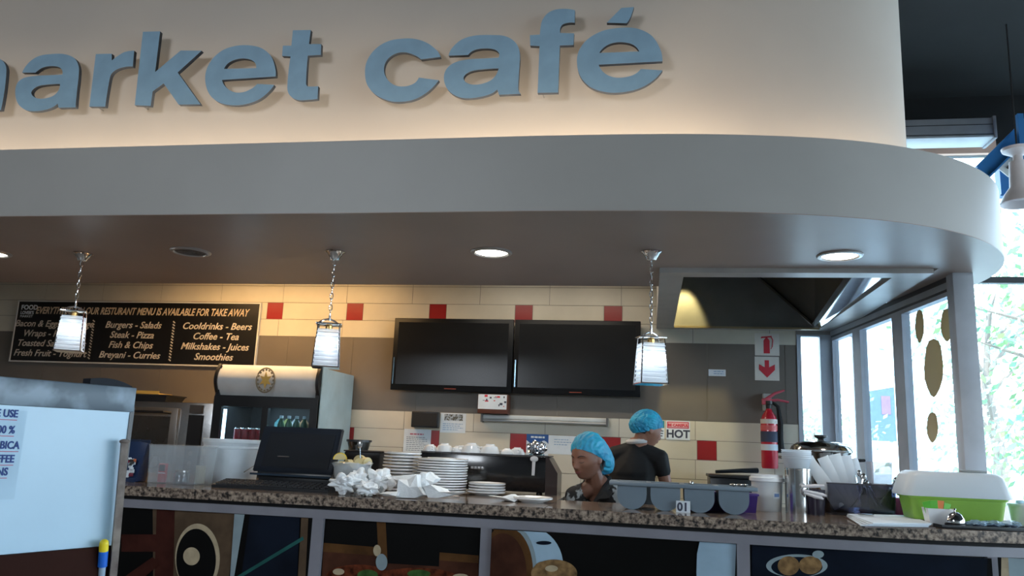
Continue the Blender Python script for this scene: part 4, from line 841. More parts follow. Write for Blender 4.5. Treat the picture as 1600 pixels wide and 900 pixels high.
# crumpled tissues
def crumple(px, py, rx, rz_, label, seed, y, sheet=False, rzrot=0, sy=.8):
    p = P(px, py, y=y); rr = random.Random(seed); off_ = Vector((rr.uniform(0, 50), rr.uniform(0, 50), 0))
    b = B()
    def fn(d):
        q = noise.noise(d*1.3+off_)*.45; r2 = abs(noise.noise(d*1.9+off_*2))*.8; r3 = abs(noise.noise(d*4+off_*3))*.12; return .8+q+r2+r3
    b.ico((0, 0, 0), 1, 4, fn, (rx, rx*sy, rz_))
    zmin = min(v_.co.z for v_ in b.bm.verts); s_ = .0
    for v_ in b.bm.verts:
        v_.co.z -= zmin
        if v_.co.z < rz_*.25: v_.co.z *= .4
    zmin = min(v_.co.z for v_ in b.bm.verts)
    for v_ in b.bm.verts: v_.co.z -= zmin
    bmesh.ops.triangulate(b.bm, faces=b.bm.faces); 
    return tag(b.obj('paper_napkin', NAPKIN, None, (p.x, y, CZ+.001), rzrot, ang=40), label, 'napkin', 'crumpled white napkins on the counter')
crumple(540, 762, .074, .048, 'round crumpled napkin furthest left, under the bowl rim', 1, 4.14)
crumple(560, 752, .06, .056, 'crumpled napkin heaped behind the leftmost one, against the bowl', 2, 4.2)
crumple(574, 765, .05, .032, 'low torn napkin in front of the crumpled heap', 3, 4.11)
crumple(592, 758, .066, .06, 'rounded crumpled napkin left of the small plates', 4, 4.22)
def fold(pts, label, y, th=.01, seed=0):
    "a folded stiff napkin: outline from its corners, bulging and creased, with real depth"
    b = B(); P3 = [P(px, py, y=y) for px, py in pts]; ox_ = sum(p.x for p in P3)/len(P3)
    fr = [b.v((p.x-ox_, -th-.012*((i*7+seed) % 3), max(p.z-CZ, .001))) for i, p in enumerate(P3)]; bk = [b.v((p.x-ox_+.006, th+.025*((i*5+seed) % 3), max(p.z-CZ-.004, .001))) for i, p in enumerate(P3)]
    ct = b.v((sum(p.x-ox_ for p in P3)/len(P3), -th-.03, max(sum(p.z-CZ for p in P3)/len(P3), .004))); cb2 = b.v((0, th+.03, max(sum(p.z-CZ for p in P3)/len(P3), .004)))
    n_ = len(P3)
    for i in range(n_):
        j = (i+1) % n_; b.f([fr[i], fr[j], ct]); b.f([bk[j], bk[i], cb2]); b.f([fr[i], fr[j], bk[j], bk[i]])
    return tag(b.obj('paper_napkin', NAPKIN, None, (ox_, y, CZ+.001), flat=True), label, 'napkin')
fold([(606, 752), (609, 745), (650, 741), (655, 750), (650, 762), (615, 760)], 'flat folded napkin lying behind, before the small plates', 4.45, .03, 1)
fold([(626, 749), (638, 750), (654, 741), (656, 760), (663, 773), (650, 778), (623, 777)], 'upright folded napkin, boxy, in the middle of the heap', 4.15, .02, 2)
fold([(654, 742), (660, 738), (668, 740), (673, 737), (683, 748), (679, 753), (672, 757), (667, 766), (657, 757)], 'fan shaped napkin with pointed tips before the large plates', 4.2, .01, 0)
fold([(664, 760), (676, 757), (692, 764), (698, 768), (728, 769), (710, 773), (684, 778), (672, 777)], 'long napkin trailing to the right beneath the fan shaped one', 4.12, .02, 1)
fold([(594, 771), (606, 768), (624, 768), (622, 775), (600, 775)], 'low cream napkin lying flat between the heaps', 4.1, .01, 2)
b = B(); b.tube([(-.09, 0, .006), (0, 0, .005), (.075, 0, .006)], [.004, .0028, .0035]); b.ico((-.1, 0, .006), .017, 2, sc=(1.3, .8, .3)); p = C(700, 776); tag(b.obj('teaspoon', STEEL, None, (p.x, p.y-.05, CZ), .12), 'steel spoon lying flat at the counter edge by the napkins', 'spoon')

# plates
RIM = mat('plate_rim', (.14, .10, .08), .4)
def plate(name, r_, loc, label, grp, hgt=.018, first={}):
    key = (round(r_, 3), round(hgt, 3))
    if key not in first:
        b = B(); b.lathe([(0, .0), (r_*.55, 0), (r_*.58, .003), (r_*.975, hgt-.008), (r_, hgt-.006), (r_, hgt+.0005), (r_*.985, hgt+.002), (r_*.62, .008), (0, .006)], 44, mis=[0, 0, 0, 0, 0, 1, 0, 0]); first[key] = b.obj(name, [PORC, RIM], None, loc); o = first[key]
    else: o = first[key].copy(); COL.objects.link(o); o.location = loc
    o.rotation_euler.z = random.uniform(0, 6); return tag(o, label, 'plate', grp)
cnt = ['lowest', 'second from the bottom', 'third from the bottom', 'fourth from the bottom', 'fifth from the bottom', 'sixth from the bottom', 'seventh from the bottom', 'eighth from the bottom', 'ninth from the bottom', 'tenth from the bottom', 'eleventh from the bottom', 'twelfth from the bottom', 'thirteenth from the bottom', 'fourteenth from the bottom']
yA = 4.72; xc = P(627, 740, y=yA).x; ra = (P(655, 740, y=yA).x-P(598, 740, y=yA).x)/2; topz = up(627, 707, yA-ra); N_ = 12; st = (topz-.018)/(N_-1)
for i in range(N_): plate('side_plate', ra+random.uniform(-.002, .001), (xc+random.uniform(-.003, .003), yA, CZ+.0005+st*i), ('topmost' if i == N_-1 else cnt[i])+' plate of the narrow tall stack left of the wide stack', 'small plates in the narrow stack', .016) if False else plate('side_plate', ra, (xc+random.uniform(-.003, .003), yA, CZ+.0005+st*i), ('topmost' if i == N_-1 else cnt[i])+' plate of the narrow tall stack left of the wide stack', 'small plates in the narrow stack', .016)
yB = 4.68; xc = P(691, 740, y=yB).x; rb = (P(730, 740, y=yB).x-P(653, 740, y=yB).x)/2; topz = up(691, 718, yB-rb); N_ = 13; st = (topz-.02)/(N_-1)
for i in range(N_): plate('dinner_plate', rb, (xc+random.uniform(-.004, .004), yB, CZ+.0005+st*i), ('topmost' if i == N_-1 else cnt[i])+' plate of the wide tall stack in front of the coffee machine', 'large plates in the wide stack', .02)
plate('saucer', rb*.56, (xc-.005, yB-.01, CZ+st*12+.012), 'small saucer lying on top of the wide plate stack', None, .014)
yC = 4.72; xc = P(761, 755, y=yC).x; rc = (P(790, 755, y=yC).x-P(733, 755, y=yC).x)/2
for i in range(4): plate('side_plate', rc*(1 if i else 1.04), (xc+random.uniform(-.003, .003), yC, CZ+.0005+.0155*i), ['lowest plate of the low stack right of the wide stack', 'second plate of the low stack right of the wide stack', 'third plate of the low stack right of the wide stack', 'topmost plate of the low stack right of the wide stack'][i], 'plates in the low stack', .022)
p = C(832, 782); plate('side_plate', .108, (P(832, 782, y=4.32).x, 4.32, CZ+.0005), 'single white plate lying by the counter joint', None, .026)
fold([(764, 774), (785, 776), (800, 772), (812, 779), (806, 784), (785, 781)], 'thin pointed napkin lying beside the single plate', 4.3, .02, 1)

# coffee machine seen from its back with cups on top
y0 = 5.0; x0, x1 = P(655, 730, y=y0).x, P(857, 740, y=y0).x; hz = up(800, 712, y0); cx = (x0+x1)/2; h = (x1-x0)/2
t = thing('coffee_machine', 'long black coffee machine seen from behind, behind the plate stacks', 'coffee machine', (cx, y0, CZ))
B().box(-h, h-.02, 0, .25, .012, hz, .008).obj('back_panel', mat('machine_gloss', (.006, .006, .008), .2, coat=.4), t)
b = B(); b.prism([(h-.02, .0), (h+.055, 0), (h+.055, hz*.58), (h+.0, hz*.97), (h-.02, hz)], 'y', .005, .25); b.obj('side_panel', mat('machine_side', (.03, .016, .014), .3, coat=.3), t)
b = B(); b.box(-h, h, .02, .24, hz, hz+.006); b.obj('cup_tray', mat('tray_dark', (.05, .05, .055), .35, .6), t)
for sx_ in (-1, 1): B().lathe([(0, 0), (.02, 0), (.016, .014), (0, .014)], 12, c=(sx_*(h-.06), .05, 0)).obj('foot', BLACK, t)
bx_ = P(746, 730, y=y0).x-cx; zz = up(746, 731, y0); b = B()
for k in range(4): b.box(bx_-.045+.022*k+.003, bx_-.045+.022*(k+1), -.004, .001, zz-.008+(.001 if k != 3 else 0), zz+.008, .001); 
b.obj('badge_letters', mat('badge_silver', (.4, .4, .42), .3, .6), t)
def cup(px, s_, label, tilt=0, yy=5.1, first=[None]):
    r_ = .045*s_; p = P(px, 712, y=yy)
    b = B(); b.lathe([(r_*1.15, 0), (r_*1.13, .009), (r_*.86, .034*s_), (r_*.52, .042*s_), (r_*.5, .047*s_), (r_*.42, .047*s_), (0, .043*s_), (0, .037*s_), (r_*.78, .032*s_), (r_*1.08, .009), (r_*1.1, 0)], 28, close=True)
    t2 = thing('cup', label, 'cup', (p.x, yy, CZ+hz+.0065), 0, 'upturned cups on the coffee machine'); b.obj('body', PORC, t2)
    b = B(); b.tube([(r_*1.0, 0, .012*s_), (r_*1.45, 0, .012*s_), (r_*1.4, 0, .028*s_), (r_*.85, 0, .03*s_)], .004*s_); b.obj('handle', PORC, t2); t2.rotation_euler = (tilt, 0, random.uniform(0, 6)); return t2
cup(672, .9, 'upturned white cup leftmost on the coffee machine'); cup(694, 1.1, 'upturned white cup second from left on the coffee machine')
cup(715, .85, 'small upturned white cup in a dip between two larger ones')
cup(736, 1.3, 'largest upturned white cup with a grey dot, mid coffee machine'); cup(765, 1.25, 'large upturned white cup right of the dotted one')
cup(792, .8, 'low upturned white cup, second from the right end'); cup(808, .95, 'low upturned white cup beside the foil packet', yy=5.14)
# crinkled foil with white spoon
p = P(838, 716, y=5.08)
b = B(); b.ico((0, 0, .045), 1, 4, lambda d: .9+abs(noise.noise(d*2.5))*.5+noise.noise(d*6)*.16, (.058, .04, .042)); 
for v_ in b.bm.verts: v_.co.z = max(v_.co.z, 0)
tag(b.obj('foil_wrap', mat('foil', (.75, .8, .88), .15, 1), None, (p.x, 5.1, CZ+hz+.007), flat=True), 'crinkled silver foil lump on the right end of the coffee machine', 'foil')
b = B(); zt_ = up(838, 716, 4.985); zl = up(833, 743, 4.985)
b.hexa([(-.009, -.004, zl), (.009, -.004, zl), (.009, 0, zl), (-.009, 0, zl)], [(-.008, -.004, zt_-.02), (.012, -.004, zt_-.02), (.012, 0, zt_-.02), (-.008, 0, zt_-.02)])
b.ico((.004, -.004, zt_-.005), .022, 2, sc=(1.2, .3, .8)); tag(b.obj('milk_spoon', mat('spoon_white', (.6, .6, .62), .4), None, (P(833, 743, y=4.985).x, 4.985, CZ)), 'pale spoon hanging down over the black coffee machine', 'spoon')

# ================================================================== RIGHT HALF OF THE COUNTER
# grey divided bin with four round-bottomed wells
BIN = mat('bin_grey', (.17, .22, .27), .35, var=.04)
xa, xb = P(962, 770, y=4.25).x, P(1172, 785, y=4.25).x; Ht = .135
t = thing('cutlery_bin', 'long grey cutlery bin with four round-bottomed compartments', 'cutlery bin', ((xa+xb)/2, 4.28, CZ)); h = (xb-xa)/2; t.rotation_euler.z = -.0
cw = 2*h/4
for k in range(4):
    x0 = -h+cw*k+cw*.06; x1 = -h+cw*(k+1)-cw*.06; w_ = x1-x0; mx_ = (x0+x1)/2; n_ = 14
    def prof_(s_): return [(mx_-w_/2*s_, Ht-.02)]+[(mx_+w_/2*s_*math.cos(PI+PI*q/n_), .068+ (.068 if s_ == 1 else .064)*math.sin(PI+PI*q/n_)) for q in range(n_+1)]+[(mx_+w_/2*s_, Ht-.02)]
    b = B(); o_ = prof_(1); i_ = prof_(.94)
    for yy_, pr_ in ((-.085, o_), (.085, o_)): b.f([b.v((x, yy_, z)) for x, z in pr_])
    for pr_ in (o_, i_):
        a_ = [b.v((x, -.085 if pr_ is o_ else -.081, z)) for x, z in pr_]; c_ = [b.v((x, .085 if pr_ is o_ else .081, z)) for x, z in pr_]
        for q in range(len(a_)-1): b.f([a_[q], a_[q+1], c_[q+1], c_[q]])
    b.obj('compartment', BIN, t, ang=25)
b = B(); zr = Ht-.02
b.box(-h-.03, h+.03, -.105, -.083, zr, Ht, .004); b.box(-h-.03, h+.03, .083, .105, zr, Ht, .004)
for k in range(5): x = -h+cw*k; b.box(x-.012-(.018 if k == 0 else 0), x+.012+(.018 if k == 4 else 0), -.083, .083, zr+.004, Ht)
b.obj('rim', BIN, t)
for k, (dx, lb) in enumerate(((-.02, 'silver'), (.015, 'silver'), (.04, 'silver'))):
    b = B(); b.ico((0, 0, 0), .014, 2, sc=(1.3, 1, .5)); b.tube([(0, 0, 0), (.01, .02, -.05)], .003); tag(b.obj('spoon', STEEL, None, (t.location.x+h-.06+dx, 4.26+.02*k, CZ+Ht+.006)), ['left', 'middle', 'right'][k]+' spoon tip showing at the right end of the grey bin', 'spoon')
b = B(); b.ico((0, 0, 0), .012, 2); b.tube([(0, 0, 0), (0, .01, -.05)], .003); tag(b.obj('spoon', STEEL, None, (P(1080, 755, y=4.26).x, 4.26, CZ+Ht+.004)), 'lone spoon tip over the third compartment of the grey bin', 'spoon')
# purple tray and number card
PUR = mat('purple_plastic', (.07, .03, .22), .35)
x0, x1 = P(1075, 795, y=4.42).x, P(1180, 800, y=4.42).x
b = B(); b.hexa([(x0, 4.39, CZ), (x1, 4.39, CZ), (x1, 4.5, CZ), (x0, 4.5, CZ)], [(x0-.01, 4.38, CZ+.09), (x1+.01, 4.38, CZ+.09), (x1+.01, 4.51, CZ+.09), (x0-.01, 4.51, CZ+.09)])
b.box(x0-.016, x1+.016, 4.375, 4.515, CZ+.085, CZ+.095, .002); tag(b.obj('purple_box', PUR, None), 'purple plastic box hidden behind the grey cutlery bin', 'box')
x0, x1 = P(1056, 795, y=4.33).x, P(1075, 795, y=4.33).x
t = thing('number_card', 'small white number card between the bin compartments', 'card', ((x0+x1)/2, 4.175, CZ)); B().box(-.034, .034, -.001, .001, 0, .055).obj('sheet', PAPER, t, flat=True); text('lettering', '01', .055, INK, t, (-.002, -.0016, .008), align='CENTER', bold=.002)
# white tub
y0 = 4.62; xa, xb = P(1171, 770, y=y0).x, P(1226, 770, y=y0).x; r_ = (xb-xa)/2; hz = up(1198, 742, y0-r_*.8)
t = thing('plastic_tub', 'white lidded tub with a blue label right of the grey bin', 'tub', ((xa+xb)/2, y0, CZ)); LIDW = mat('lid_white', (.75, .80, .84), .3)
B().lathe([(0, 0), (r_*.78, 0), (r_*.8, .006), (r_*.9, hz-.035), (r_*.9, hz-.02), (0, hz-.02)], 32).obj('body', mat('tub_milky', (.62, .66, .68), .35), t)
B().lathe([(0, 0.001), (r_*.785, 0.001), (r_*.81, .035), (r_*.812, .036), (r_*.79, -.000)], 32).obj('base_band', mat('tub_amber', (.5, .36, .18), .4), t) if False else None
B().lathe([(0, hz), (r_*.9, hz), (r_*.92, hz-.012), (r_*1.0, hz-.016), (r_*1.0, hz-.034), (r_*.93, hz-.036), (r_*.9, hz-.03), (0, hz-.03)], 40).obj('lid', LIDW, t)
b = B()
for k in range(8):
    a_ = -1.25+.055*k; b.M = Matrix.Translation((math.cos(a_)*(r_*.865+.002), math.sin(a_)*(r_*.865+.002), hz*.45)) @ Matrix.Rotation(a_+PI/2, 4, 'Z'); b.box(-.004, .004, -.0006, .0006, -.016, .016)
b.obj('tub_label', PAPER, t); b = B()
for k in range(6):
    a_ = -1.2+.06*k; b.M = Matrix.Translation((math.cos(a_)*(r_*.865+.003), math.sin(a_)*(r_*.865+.003), hz*.45)) @ Matrix.Rotation(a_+PI/2, 4, 'Z'); b.box(-.0025, .0025, -.0006, .0006, -.008, .009)
b.obj('tub_print', mat('blue_ink2', (.12, .22, .45), .8), t)
# steel canister with cup lids stacked on it
y0 = 4.55; xa, xb = P(1227, 770, y=y0).x, P(1268, 770, y=y0).x; r_ = (xb-xa)/2; hz = up(1247, 732, y0)
t = thing('steel_canister', 'tall shiny steel canister beside the white tub', 'canister', ((xa+xb)/2, y0, CZ))
B().lathe([(0, 0), (r_, 0), (r_, hz), (r_*.96, hz), (r_*.96, .006), (0, .006)], 36).obj('body', mat('canister_steel', (.62, .62, .62), .14, 1), t); b = B(); b.lathe([(r_*.99, hz-.008), (r_*1.03, hz-.006), (r_*1.03, hz), (r_*.96, hz)], 36); b.obj('rim', CHROME, t)
cxp = (xa+xb)/2
z1_ = up(1245, 703, y0)
for i in range(5):
    b = B(); b.lathe([(0, 0), (r_*.9, 0), (r_*1.12, .05), (r_*1.16, .052), (r_*1.16, .056), (r_*1.1, .054), (r_*.86, .004), (0, .004)], 28)
    tag(b.obj('frosted_cup', FROST, None, (cxp-.005, y0, CZ+hz+.0005+i*(z1_-hz-.056)/4)), ['lowest', 'second lowest', 'middle', 'second highest', 'topmost'][i]+' frosted plastic cup nested on the steel canister', 'plastic cup', 'frosted cups on the canister')
# stock pot
y0 = 4.95; xa, xb = P(1236, 700, y=y0).x, P(1331, 705, y=y0).x; r_ = (xb-xa)/2; cx = (xa+xb)/2; zl = up(1283, 706, y0); zt_ = up(1280, 680, y0)
t = thing('stock_pot', 'big stainless stock pot with domed lid and black knob', 'pot', (cx, y0, CZ)); PS = mat('pot_steel', (.55, .52, .48), .12, 1)
B().lathe([(0, 0), (r_*.93, 0), (r_*.96, .01), (r_*.96, zl-.01), (r_*1.0, zl), (r_*.93, zl), (r_*.93, .01), (0, .01)], 48).obj('body', PS, t)
lid = B().lathe([(r_*1.02, zl), (r_*1.03, zl+.01), (r_*.97, zl+.03), (r_*.8, zl+.048), (r_*.5, zl+.058), (0, zl+.062)], 48).obj('lid', PS, t)
B().lathe([(0, zl+.062), (.022, zl+.062), (.017, zl+.072), (.036, zl+.085), (.036, zl+.095), (0, zl+.098)], 24).obj('knob', BLACK, lid)
for s_ in (-1, 1):
    b = B(); zz = zl-.045; b.tube([(s_*r_*.95, -.04, zz), (s_*(r_+.055), -.04, zz+.006), (s_*(r_+.06), .04, zz+.006), (s_*r_*.95, .04, zz)], .009); b.obj('handle', BLACK, t)
# plastic sleeves and spoons bundle, dark basket, wrapped cutlery
y0 = 4.62; bx0, bx1 = P(1290, 780, y=y0).x, P(1396, 780, y=y0).x; hz = up(1345, 757, y0-.07); cx = (bx0+bx1)/2; h = (bx1-bx0)/2
t = thing('smoked_basket', 'dark transparent square bin full of wrapped cutlery', 'bin', (cx, y0+.02, CZ))
b = B(); openbox(b, h*.93, .075, h, .085, 0, hz); b.obj('body', SMOKE, t, flat=True); b = B(); b.box(-h*.93, h*.93, -.075, .075, 0.001, .006); b.obj('floor_plate', BLACK, t); 
b = B(); b.box(-h-.002, h+.002, -.088, -.084, hz-.004, hz+.003); b.box(-h-.002, h+.002, .084, .088, hz-.004, hz+.003); b.box(-h-.003, -h+.002, -.088, .088, hz-.004, hz+.003); b.box(h-.002, h+.003, -.088, .088, hz-.004, hz+.003); b.obj('rim', mat('smoke_rim', (.06, .06, .08), .3), t, flat=True)
SLV = FROST
def sleeve(pa, pb, w0, w1, label, i, y):
    a_, e_ = P(*pa, y=y), P(*pb, y=y+.02); a_ = a_-Vector((cx, y0, CZ)); e_ = e_-Vector((cx, y0, CZ)); d = (e_-a_).normalized(); s_ = Vector((d.z, 0, -d.x)); b = B()
    rws = []
    for k in range(9):
        f_ = k/8; c_ = a_.lerp(e_, f_); wd = (w0+(w1-w0)*f_)/2; rws.append([b.v(c_+s_*wd*u+Vector((0, -.010*math.cos(u*1.5)*(1+.3*math.sin(k*2.1+i)), 0))+Vector(noise.noise_vector(c_*40+Vector((u*5, i, 0))))*.006) for u in (-1, -.5, 0, .5, 1)]+[b.v(c_+s_*wd*u+Vector((0, .012, 0))) for u in (1, .5, 0, -.5, -1)])
    for p_, q_ in zip(rws, rws[1:]):
        for j in range(10): b.f([p_[j], p_[(j+1) % 10], q_[(j+1) % 10], q_[j]])
    b.f(rws[0][::-1]); b.f(rws[-1])
    return tag(b.obj('cutlery_sleeve', SLV, None, (cx, y0, CZ), ang=50), label, 'plastic sleeve')
sl = [((1314, 792), (1262, 716), .07, .06, 'wide clear cutlery sleeve leaning furthest left toward the canister'), ((1322, 792), (1286, 714), .06, .06, 'clear cutlery sleeve second from left in the dark bin'), ((1330, 792), (1304, 710), .05, .06, 'clear cutlery sleeve standing in the middle of the dark bin'),
      ((1338, 792), (1322, 712), .05, .055, 'clear cutlery sleeve right of the middle of the dark bin'), ((1352, 770), (1334, 716), .025, .04, 'narrow clear cutlery sleeve before the pot handle')]
for i, (pa, pb, w0, w1, lb) in enumerate(sl): sleeve(pa, pb, w0, w1, lb, i, 4.575+.014*i)
def cutl(pa, pb, label, nm, y, r0=.006, mm=STEEL):
    a_, e_ = P(*pa, y=y), P(*pb, y=y+.02); v_ = e_-a_; b = B(); b.tube([(0, 0, 0), tuple(v_*.5), tuple(v_*.85)], [.003, .004, r0]); 
    M0 = b.M; b.ico(tuple(v_*.92), r0*1.9, 2, sc=(1, .4, 1.5)); return tag(b.obj(nm, mm, None, tuple(a_)), label, 'cutlery')
cutl((1340, 790), (1350, 742), 'shiny steel knife handle glinting in the dark bin', 'knife', 4.57, .008); cutl((1370, 790), (1340, 735), 'steel fork leaning left in the dark bin', 'fork', 4.60)
cutl((1378, 792), (1352, 752), 'steel spoon leaning left at the right of the dark bin', 'spoon', 4.59); cutl((1372, 790), (1402, 748), 'steel spoon leaning right out of the dark bin', 'spoon', 4.62, .007); cutl((1330, 792), (1352, 765), 'short steel fork low in the dark bin', 'fork', 4.58)
b = B(); x0, x1 = P(1358, 740, y=4.75).x, P(1391, 740, y=4.75).x; zz = up(1375, 722, 4.75); b.hexa([(x0+.01, 4.72, CZ), (x1-.01, 4.72, CZ), (x1-.01, 4.8, CZ), (x0+.01, 4.8, CZ)], [(x0, 4.71, CZ+zz), (x1, 4.71, CZ+zz), (x1, 4.81, CZ+zz), (x0, 4.81, CZ+zz)]); tag(b.obj('frosted_box', mat('frosted_pink', (.62, .60, .64), .4, alpha=.6), None), 'pale frosted box standing behind the dark cutlery bin', 'box')
# plastic spoons sticking out sideways
for i, (pa, pb) in enumerate((((1252, 760), (1288, 759)), ((1254, 766), (1292, 775)), ((1256, 770), (1287, 780)))):
    a_, e_ = P(*pa, y=4.44), P(*pb, y=4.42); v_ = e_-a_; b = B(); b.tube([(0, 0, 0), tuple(v_*.6), tuple(v_)], [.007, .010, .005], 8); b.ico(tuple(v_*.7), .013, 2, sc=(1.9, .5, .7)); tag(b.obj('plastic_spoon', mat('spoon_white2', (.75, .75, .8), .4), None, tuple(a_)), ['uppermost', 'middle', 'lowest'][i]+' white plastic spoon poking sideways from the dark cup', 'spoon')
y0 = 4.5; xa, xb = P(1262, 785, y=y0).x, P(1290, 785, y=y0).x; r_ = (xb-xa)/2; hz = up(1275, 765, y0); b = B(); b.lathe([(0, 0), (r_*.85, 0), (r_, hz), (r_*.92, hz), (r_*.8, .005), (0, .005)], 24); tag(b.obj('dark_cup', mat('cup_dark', (.025, .02, .04), .3), None, ((xa+xb)/2, y0, CZ)), 'dark cup holding plastic spoons beside the steel canister', 'cup')
# magenta carton
x0, x1 = P(1396, 790, y=4.75).x, P(1422, 790, y=4.75).x; zz = up(1408, 779, 4.7); b = B(); b.box(x0, x1, 4.7, 4.8, CZ, CZ+zz, .003); b.box(x0-.002, x1+.002, 4.698, 4.802, CZ+zz*.8, CZ+zz+.002, .002); tag(b.obj('magenta_carton', mat('magenta_card', (.20, .02, .10), .5), None), 'small dark magenta carton between the dark bin and green box', 'carton')
# green cake box with white domed lid
yk = 4.25; x0, x1 = P(1424, 790, y=yk).x, P(1580, 800, y=yk).x; cx = (x0+x1)/2+.0; h = (x1-x0)/2; zk = max(.012, up(1500, 815, yk)); zg = up(1500, 778, yk)-zk; zw = up(1500, 738, yk+.1)-zk
b = B(); b.box(cx-h*.96, cx+h*.96, yk+.012, yk+.24, CZ, CZ+zk-.001, .003); tag(b.obj('black_crate', BLACK, None), 'low black crate under the green food carrier', 'crate')
t = thing('cake_carrier', 'large green food carrier with domed white lid', 'food carrier', (cx, yk+.125, CZ+zk)); GRN = mat('lime_plastic', (.27, .50, .07), .35)
def rrect(w_, d_, r_, n_=6):
    out = []
    for sx_, sy_, a0 in ((1, 1, 0), (-1, 1, 90), (-1, -1, 180), (1, -1, 270)):
        for q in range(n_+1): a_ = math.radians(a0+90*q/n_); out.append((sx_*(w_-r_)+r_*math.cos(a_), sy_*(d_-r_)+r_*math.sin(a_)))
    return out
def loft(b, secs, capb=True, capt=True):
    rs = [[b.v((x, y, z)) for x, y in rrect(w_, d_, r_)] for w_, d_, r_, z in secs]
    for a_, c_ in zip(rs, rs[1:]):
        for i in range(len(a_)): b.f([a_[i], a_[(i+1) % len(a_)], c_[(i+1) % len(a_)], c_[i]])
    if capb: b.f(rs[0][::-1])
    if capt: b.f(rs[-1])
    return b
loft(B(), [(h*.90, .105, .03, 0), (h*.98, .115, .035, zg-.012), (h*1.02, .12, .04, zg-.01), (h*1.03, .122, .04, zg)]).obj('base', GRN, t)
loft(B(), [(h*1.12, .125, .05, zg), (h*1.13, .126, .05, zg+.012), (h*1.06, .122, .05, zg+(zw-zg)*.45), (h*1.0, .116, .05, zg+(zw-zg)*.8), (h*.93, .105, .05, zw-.006), (h*.85, .09, .05, zw)]).obj('lid', translucent('lid_frosted', (.86, .91, .95), .35), t)
lh = B(); lh.box(.05, .17, -.02, .02, zw, zw+.012, .004); lh.obj('lid_handle', mat('handle_grey', (.3, .32, .32), .5), t)
# white cup of sachets
y0 = 4.155; xa, xb = P(1445, 800, y=y0).x, P(1487, 800, y=y0).x; h = (xb-xa)/2; hz = up(1466, 794, y0)
t = thing('sachet_pot', 'small square white pot holding green and orange sachets', 'pot', ((xa+xb)/2, y0, CZ)); b = B(); openbox(b, h*.8, .035, h, .045, 0, hz, .003); b.obj('body', PORC, t, ang=20)
for i, (dx, dz, mm, lb) in enumerate(((-.035, .0, 'g', 'green sachet at the left of the small white pot'), (-.012, .004, 'g', 'green sachet second from the left in the small white pot'), (.008, .004, 'o', 'orange sachet in the middle of the small white pot'), (.03, -.006, 'g', 'green sachet at the right of the small white pot'))):
    b = B(); b.hexa([(-.014, -.003, 0), (.014, -.003, 0), (.014, .003, 0), (-.014, .003, 0)], [(-.017, -.001, .075), (.017, -.001, .075), (.017, .001, .075), (-.017, .001, .075)]); o = b.obj('sachet', mat('sachet_green', (.12, .5, .04), .4) if mm == 'g' else mat('sachet_orange', (.75, .2, .03), .4), None, (t.location.x+dx, y0+.004*i, CZ+.038+dz)); o.rotation_euler = (.1, -.25+.15*i, .1*i); tag(o, lb, 'sachet')
# service bell
p = P(1488, 806, y=4.1); t = thing('service_bell', 'small chrome counter bell before the white sachet pot', 'bell', (p.x+.008, 4.092, CZ+.012)); r_ = .042
B().lathe([(0, 0), (r_*1.05, 0), (r_*1.05, .008), (r_*.9, .012), (0, .012)], 28).obj('base', BLACK, t); B().lathe([(r_, .012), (r_*1.02, .016), (r_*.93, .032), (r_*.7, .05), (r_*.35, .06), (0, .062)], 32).obj('dome', CHROME, t); B().lathe([(0, .06), (.004, .06), (.004, .068), (.008, .07), (.006, .076), (0, .077)], 12).obj('plunger', CHROME, t)
# black tray, wrapped items, white tub at the right edge
x0 = P(1462, 822, y=4.08).x; t = thing('black_tray', 'flat black tray under the bell at the right end of the counter', 'tray', (x0+.28, 4.145, CZ)); b = B(); b.M = Matrix.Rotation(.13, 4, 'Z'); b.box(-.28, .3, -.075, .06, 0, .008, .003); b.obj('base', BLACK, t)
b = B(); b.M = Matrix.Rotation(.13, 4, 'Z'); b.box(-.28, .3, -.075, -.069, .008, .016); b.box(-.28, .3, .054, .06, .008, .016); b.box(-.28, -.274, -.069, .054, .008, .016); b.box(.294, .3, -.069, .054, .008, .016); b.obj('rim', BLACK, t, flat=True)
for i, (px, lb) in enumerate(((1525, 'left clear wrapped biscuit pack on the black tray'), (1555, 'middle clear wrapped biscuit pack on the black tray'), (1588, 'right clear wrapped biscuit pack on the black tray'))):
    x = P(px, 812, y=4.12).x; t = thing('wrapped_pack', lb, 'packet', (x, 4.115+.035*i, CZ+.009)); b = B(); b.ico((0, 0, .016), 1, 3, lambda d: .8+abs(noise.noise(d*4+Vector((i*3, 0, 0))))*.6, (.048, .03, .016))
    for v_ in b.bm.verts: v_.co.z = max(v_.co.z, 0)
    b.obj('wrapper', mat('clear_wrap', (.35, .5, .65), .12, alpha=.55), t, flat=True); b = B(); b.lathe([(0, 0.002), (.025, .002), (.027, .008), (.025, .014), (0, .015)], 20); b.obj('biscuit', mat('dark_biscuit', (.02, .03, .06), .5), t)
y0 = 4.42; x0 = P(1567, 790, y=y0).x+.03; hz = up(1580, 790, y0); t = thing('plastic_tub', 'small white tub with loose lid at the right edge of the photo', 'tub', (x0+.075, y0, CZ)); B().lathe([(0, 0), (.065, 0), (.078, hz), (0, hz)], 32).obj('body', WHITE, t)
B().lathe([(0, hz), (.082, hz), (.082, hz+.012), (.07, hz+.016), (0, hz+.014)], 32).obj('lid', LIDW, t); B().box(-.06, -.03, -.06, -.03, hz+.014, hz+.03, .004).obj('lid_tab', mat('tab_blue', (.5, .75, .85), .4), t)
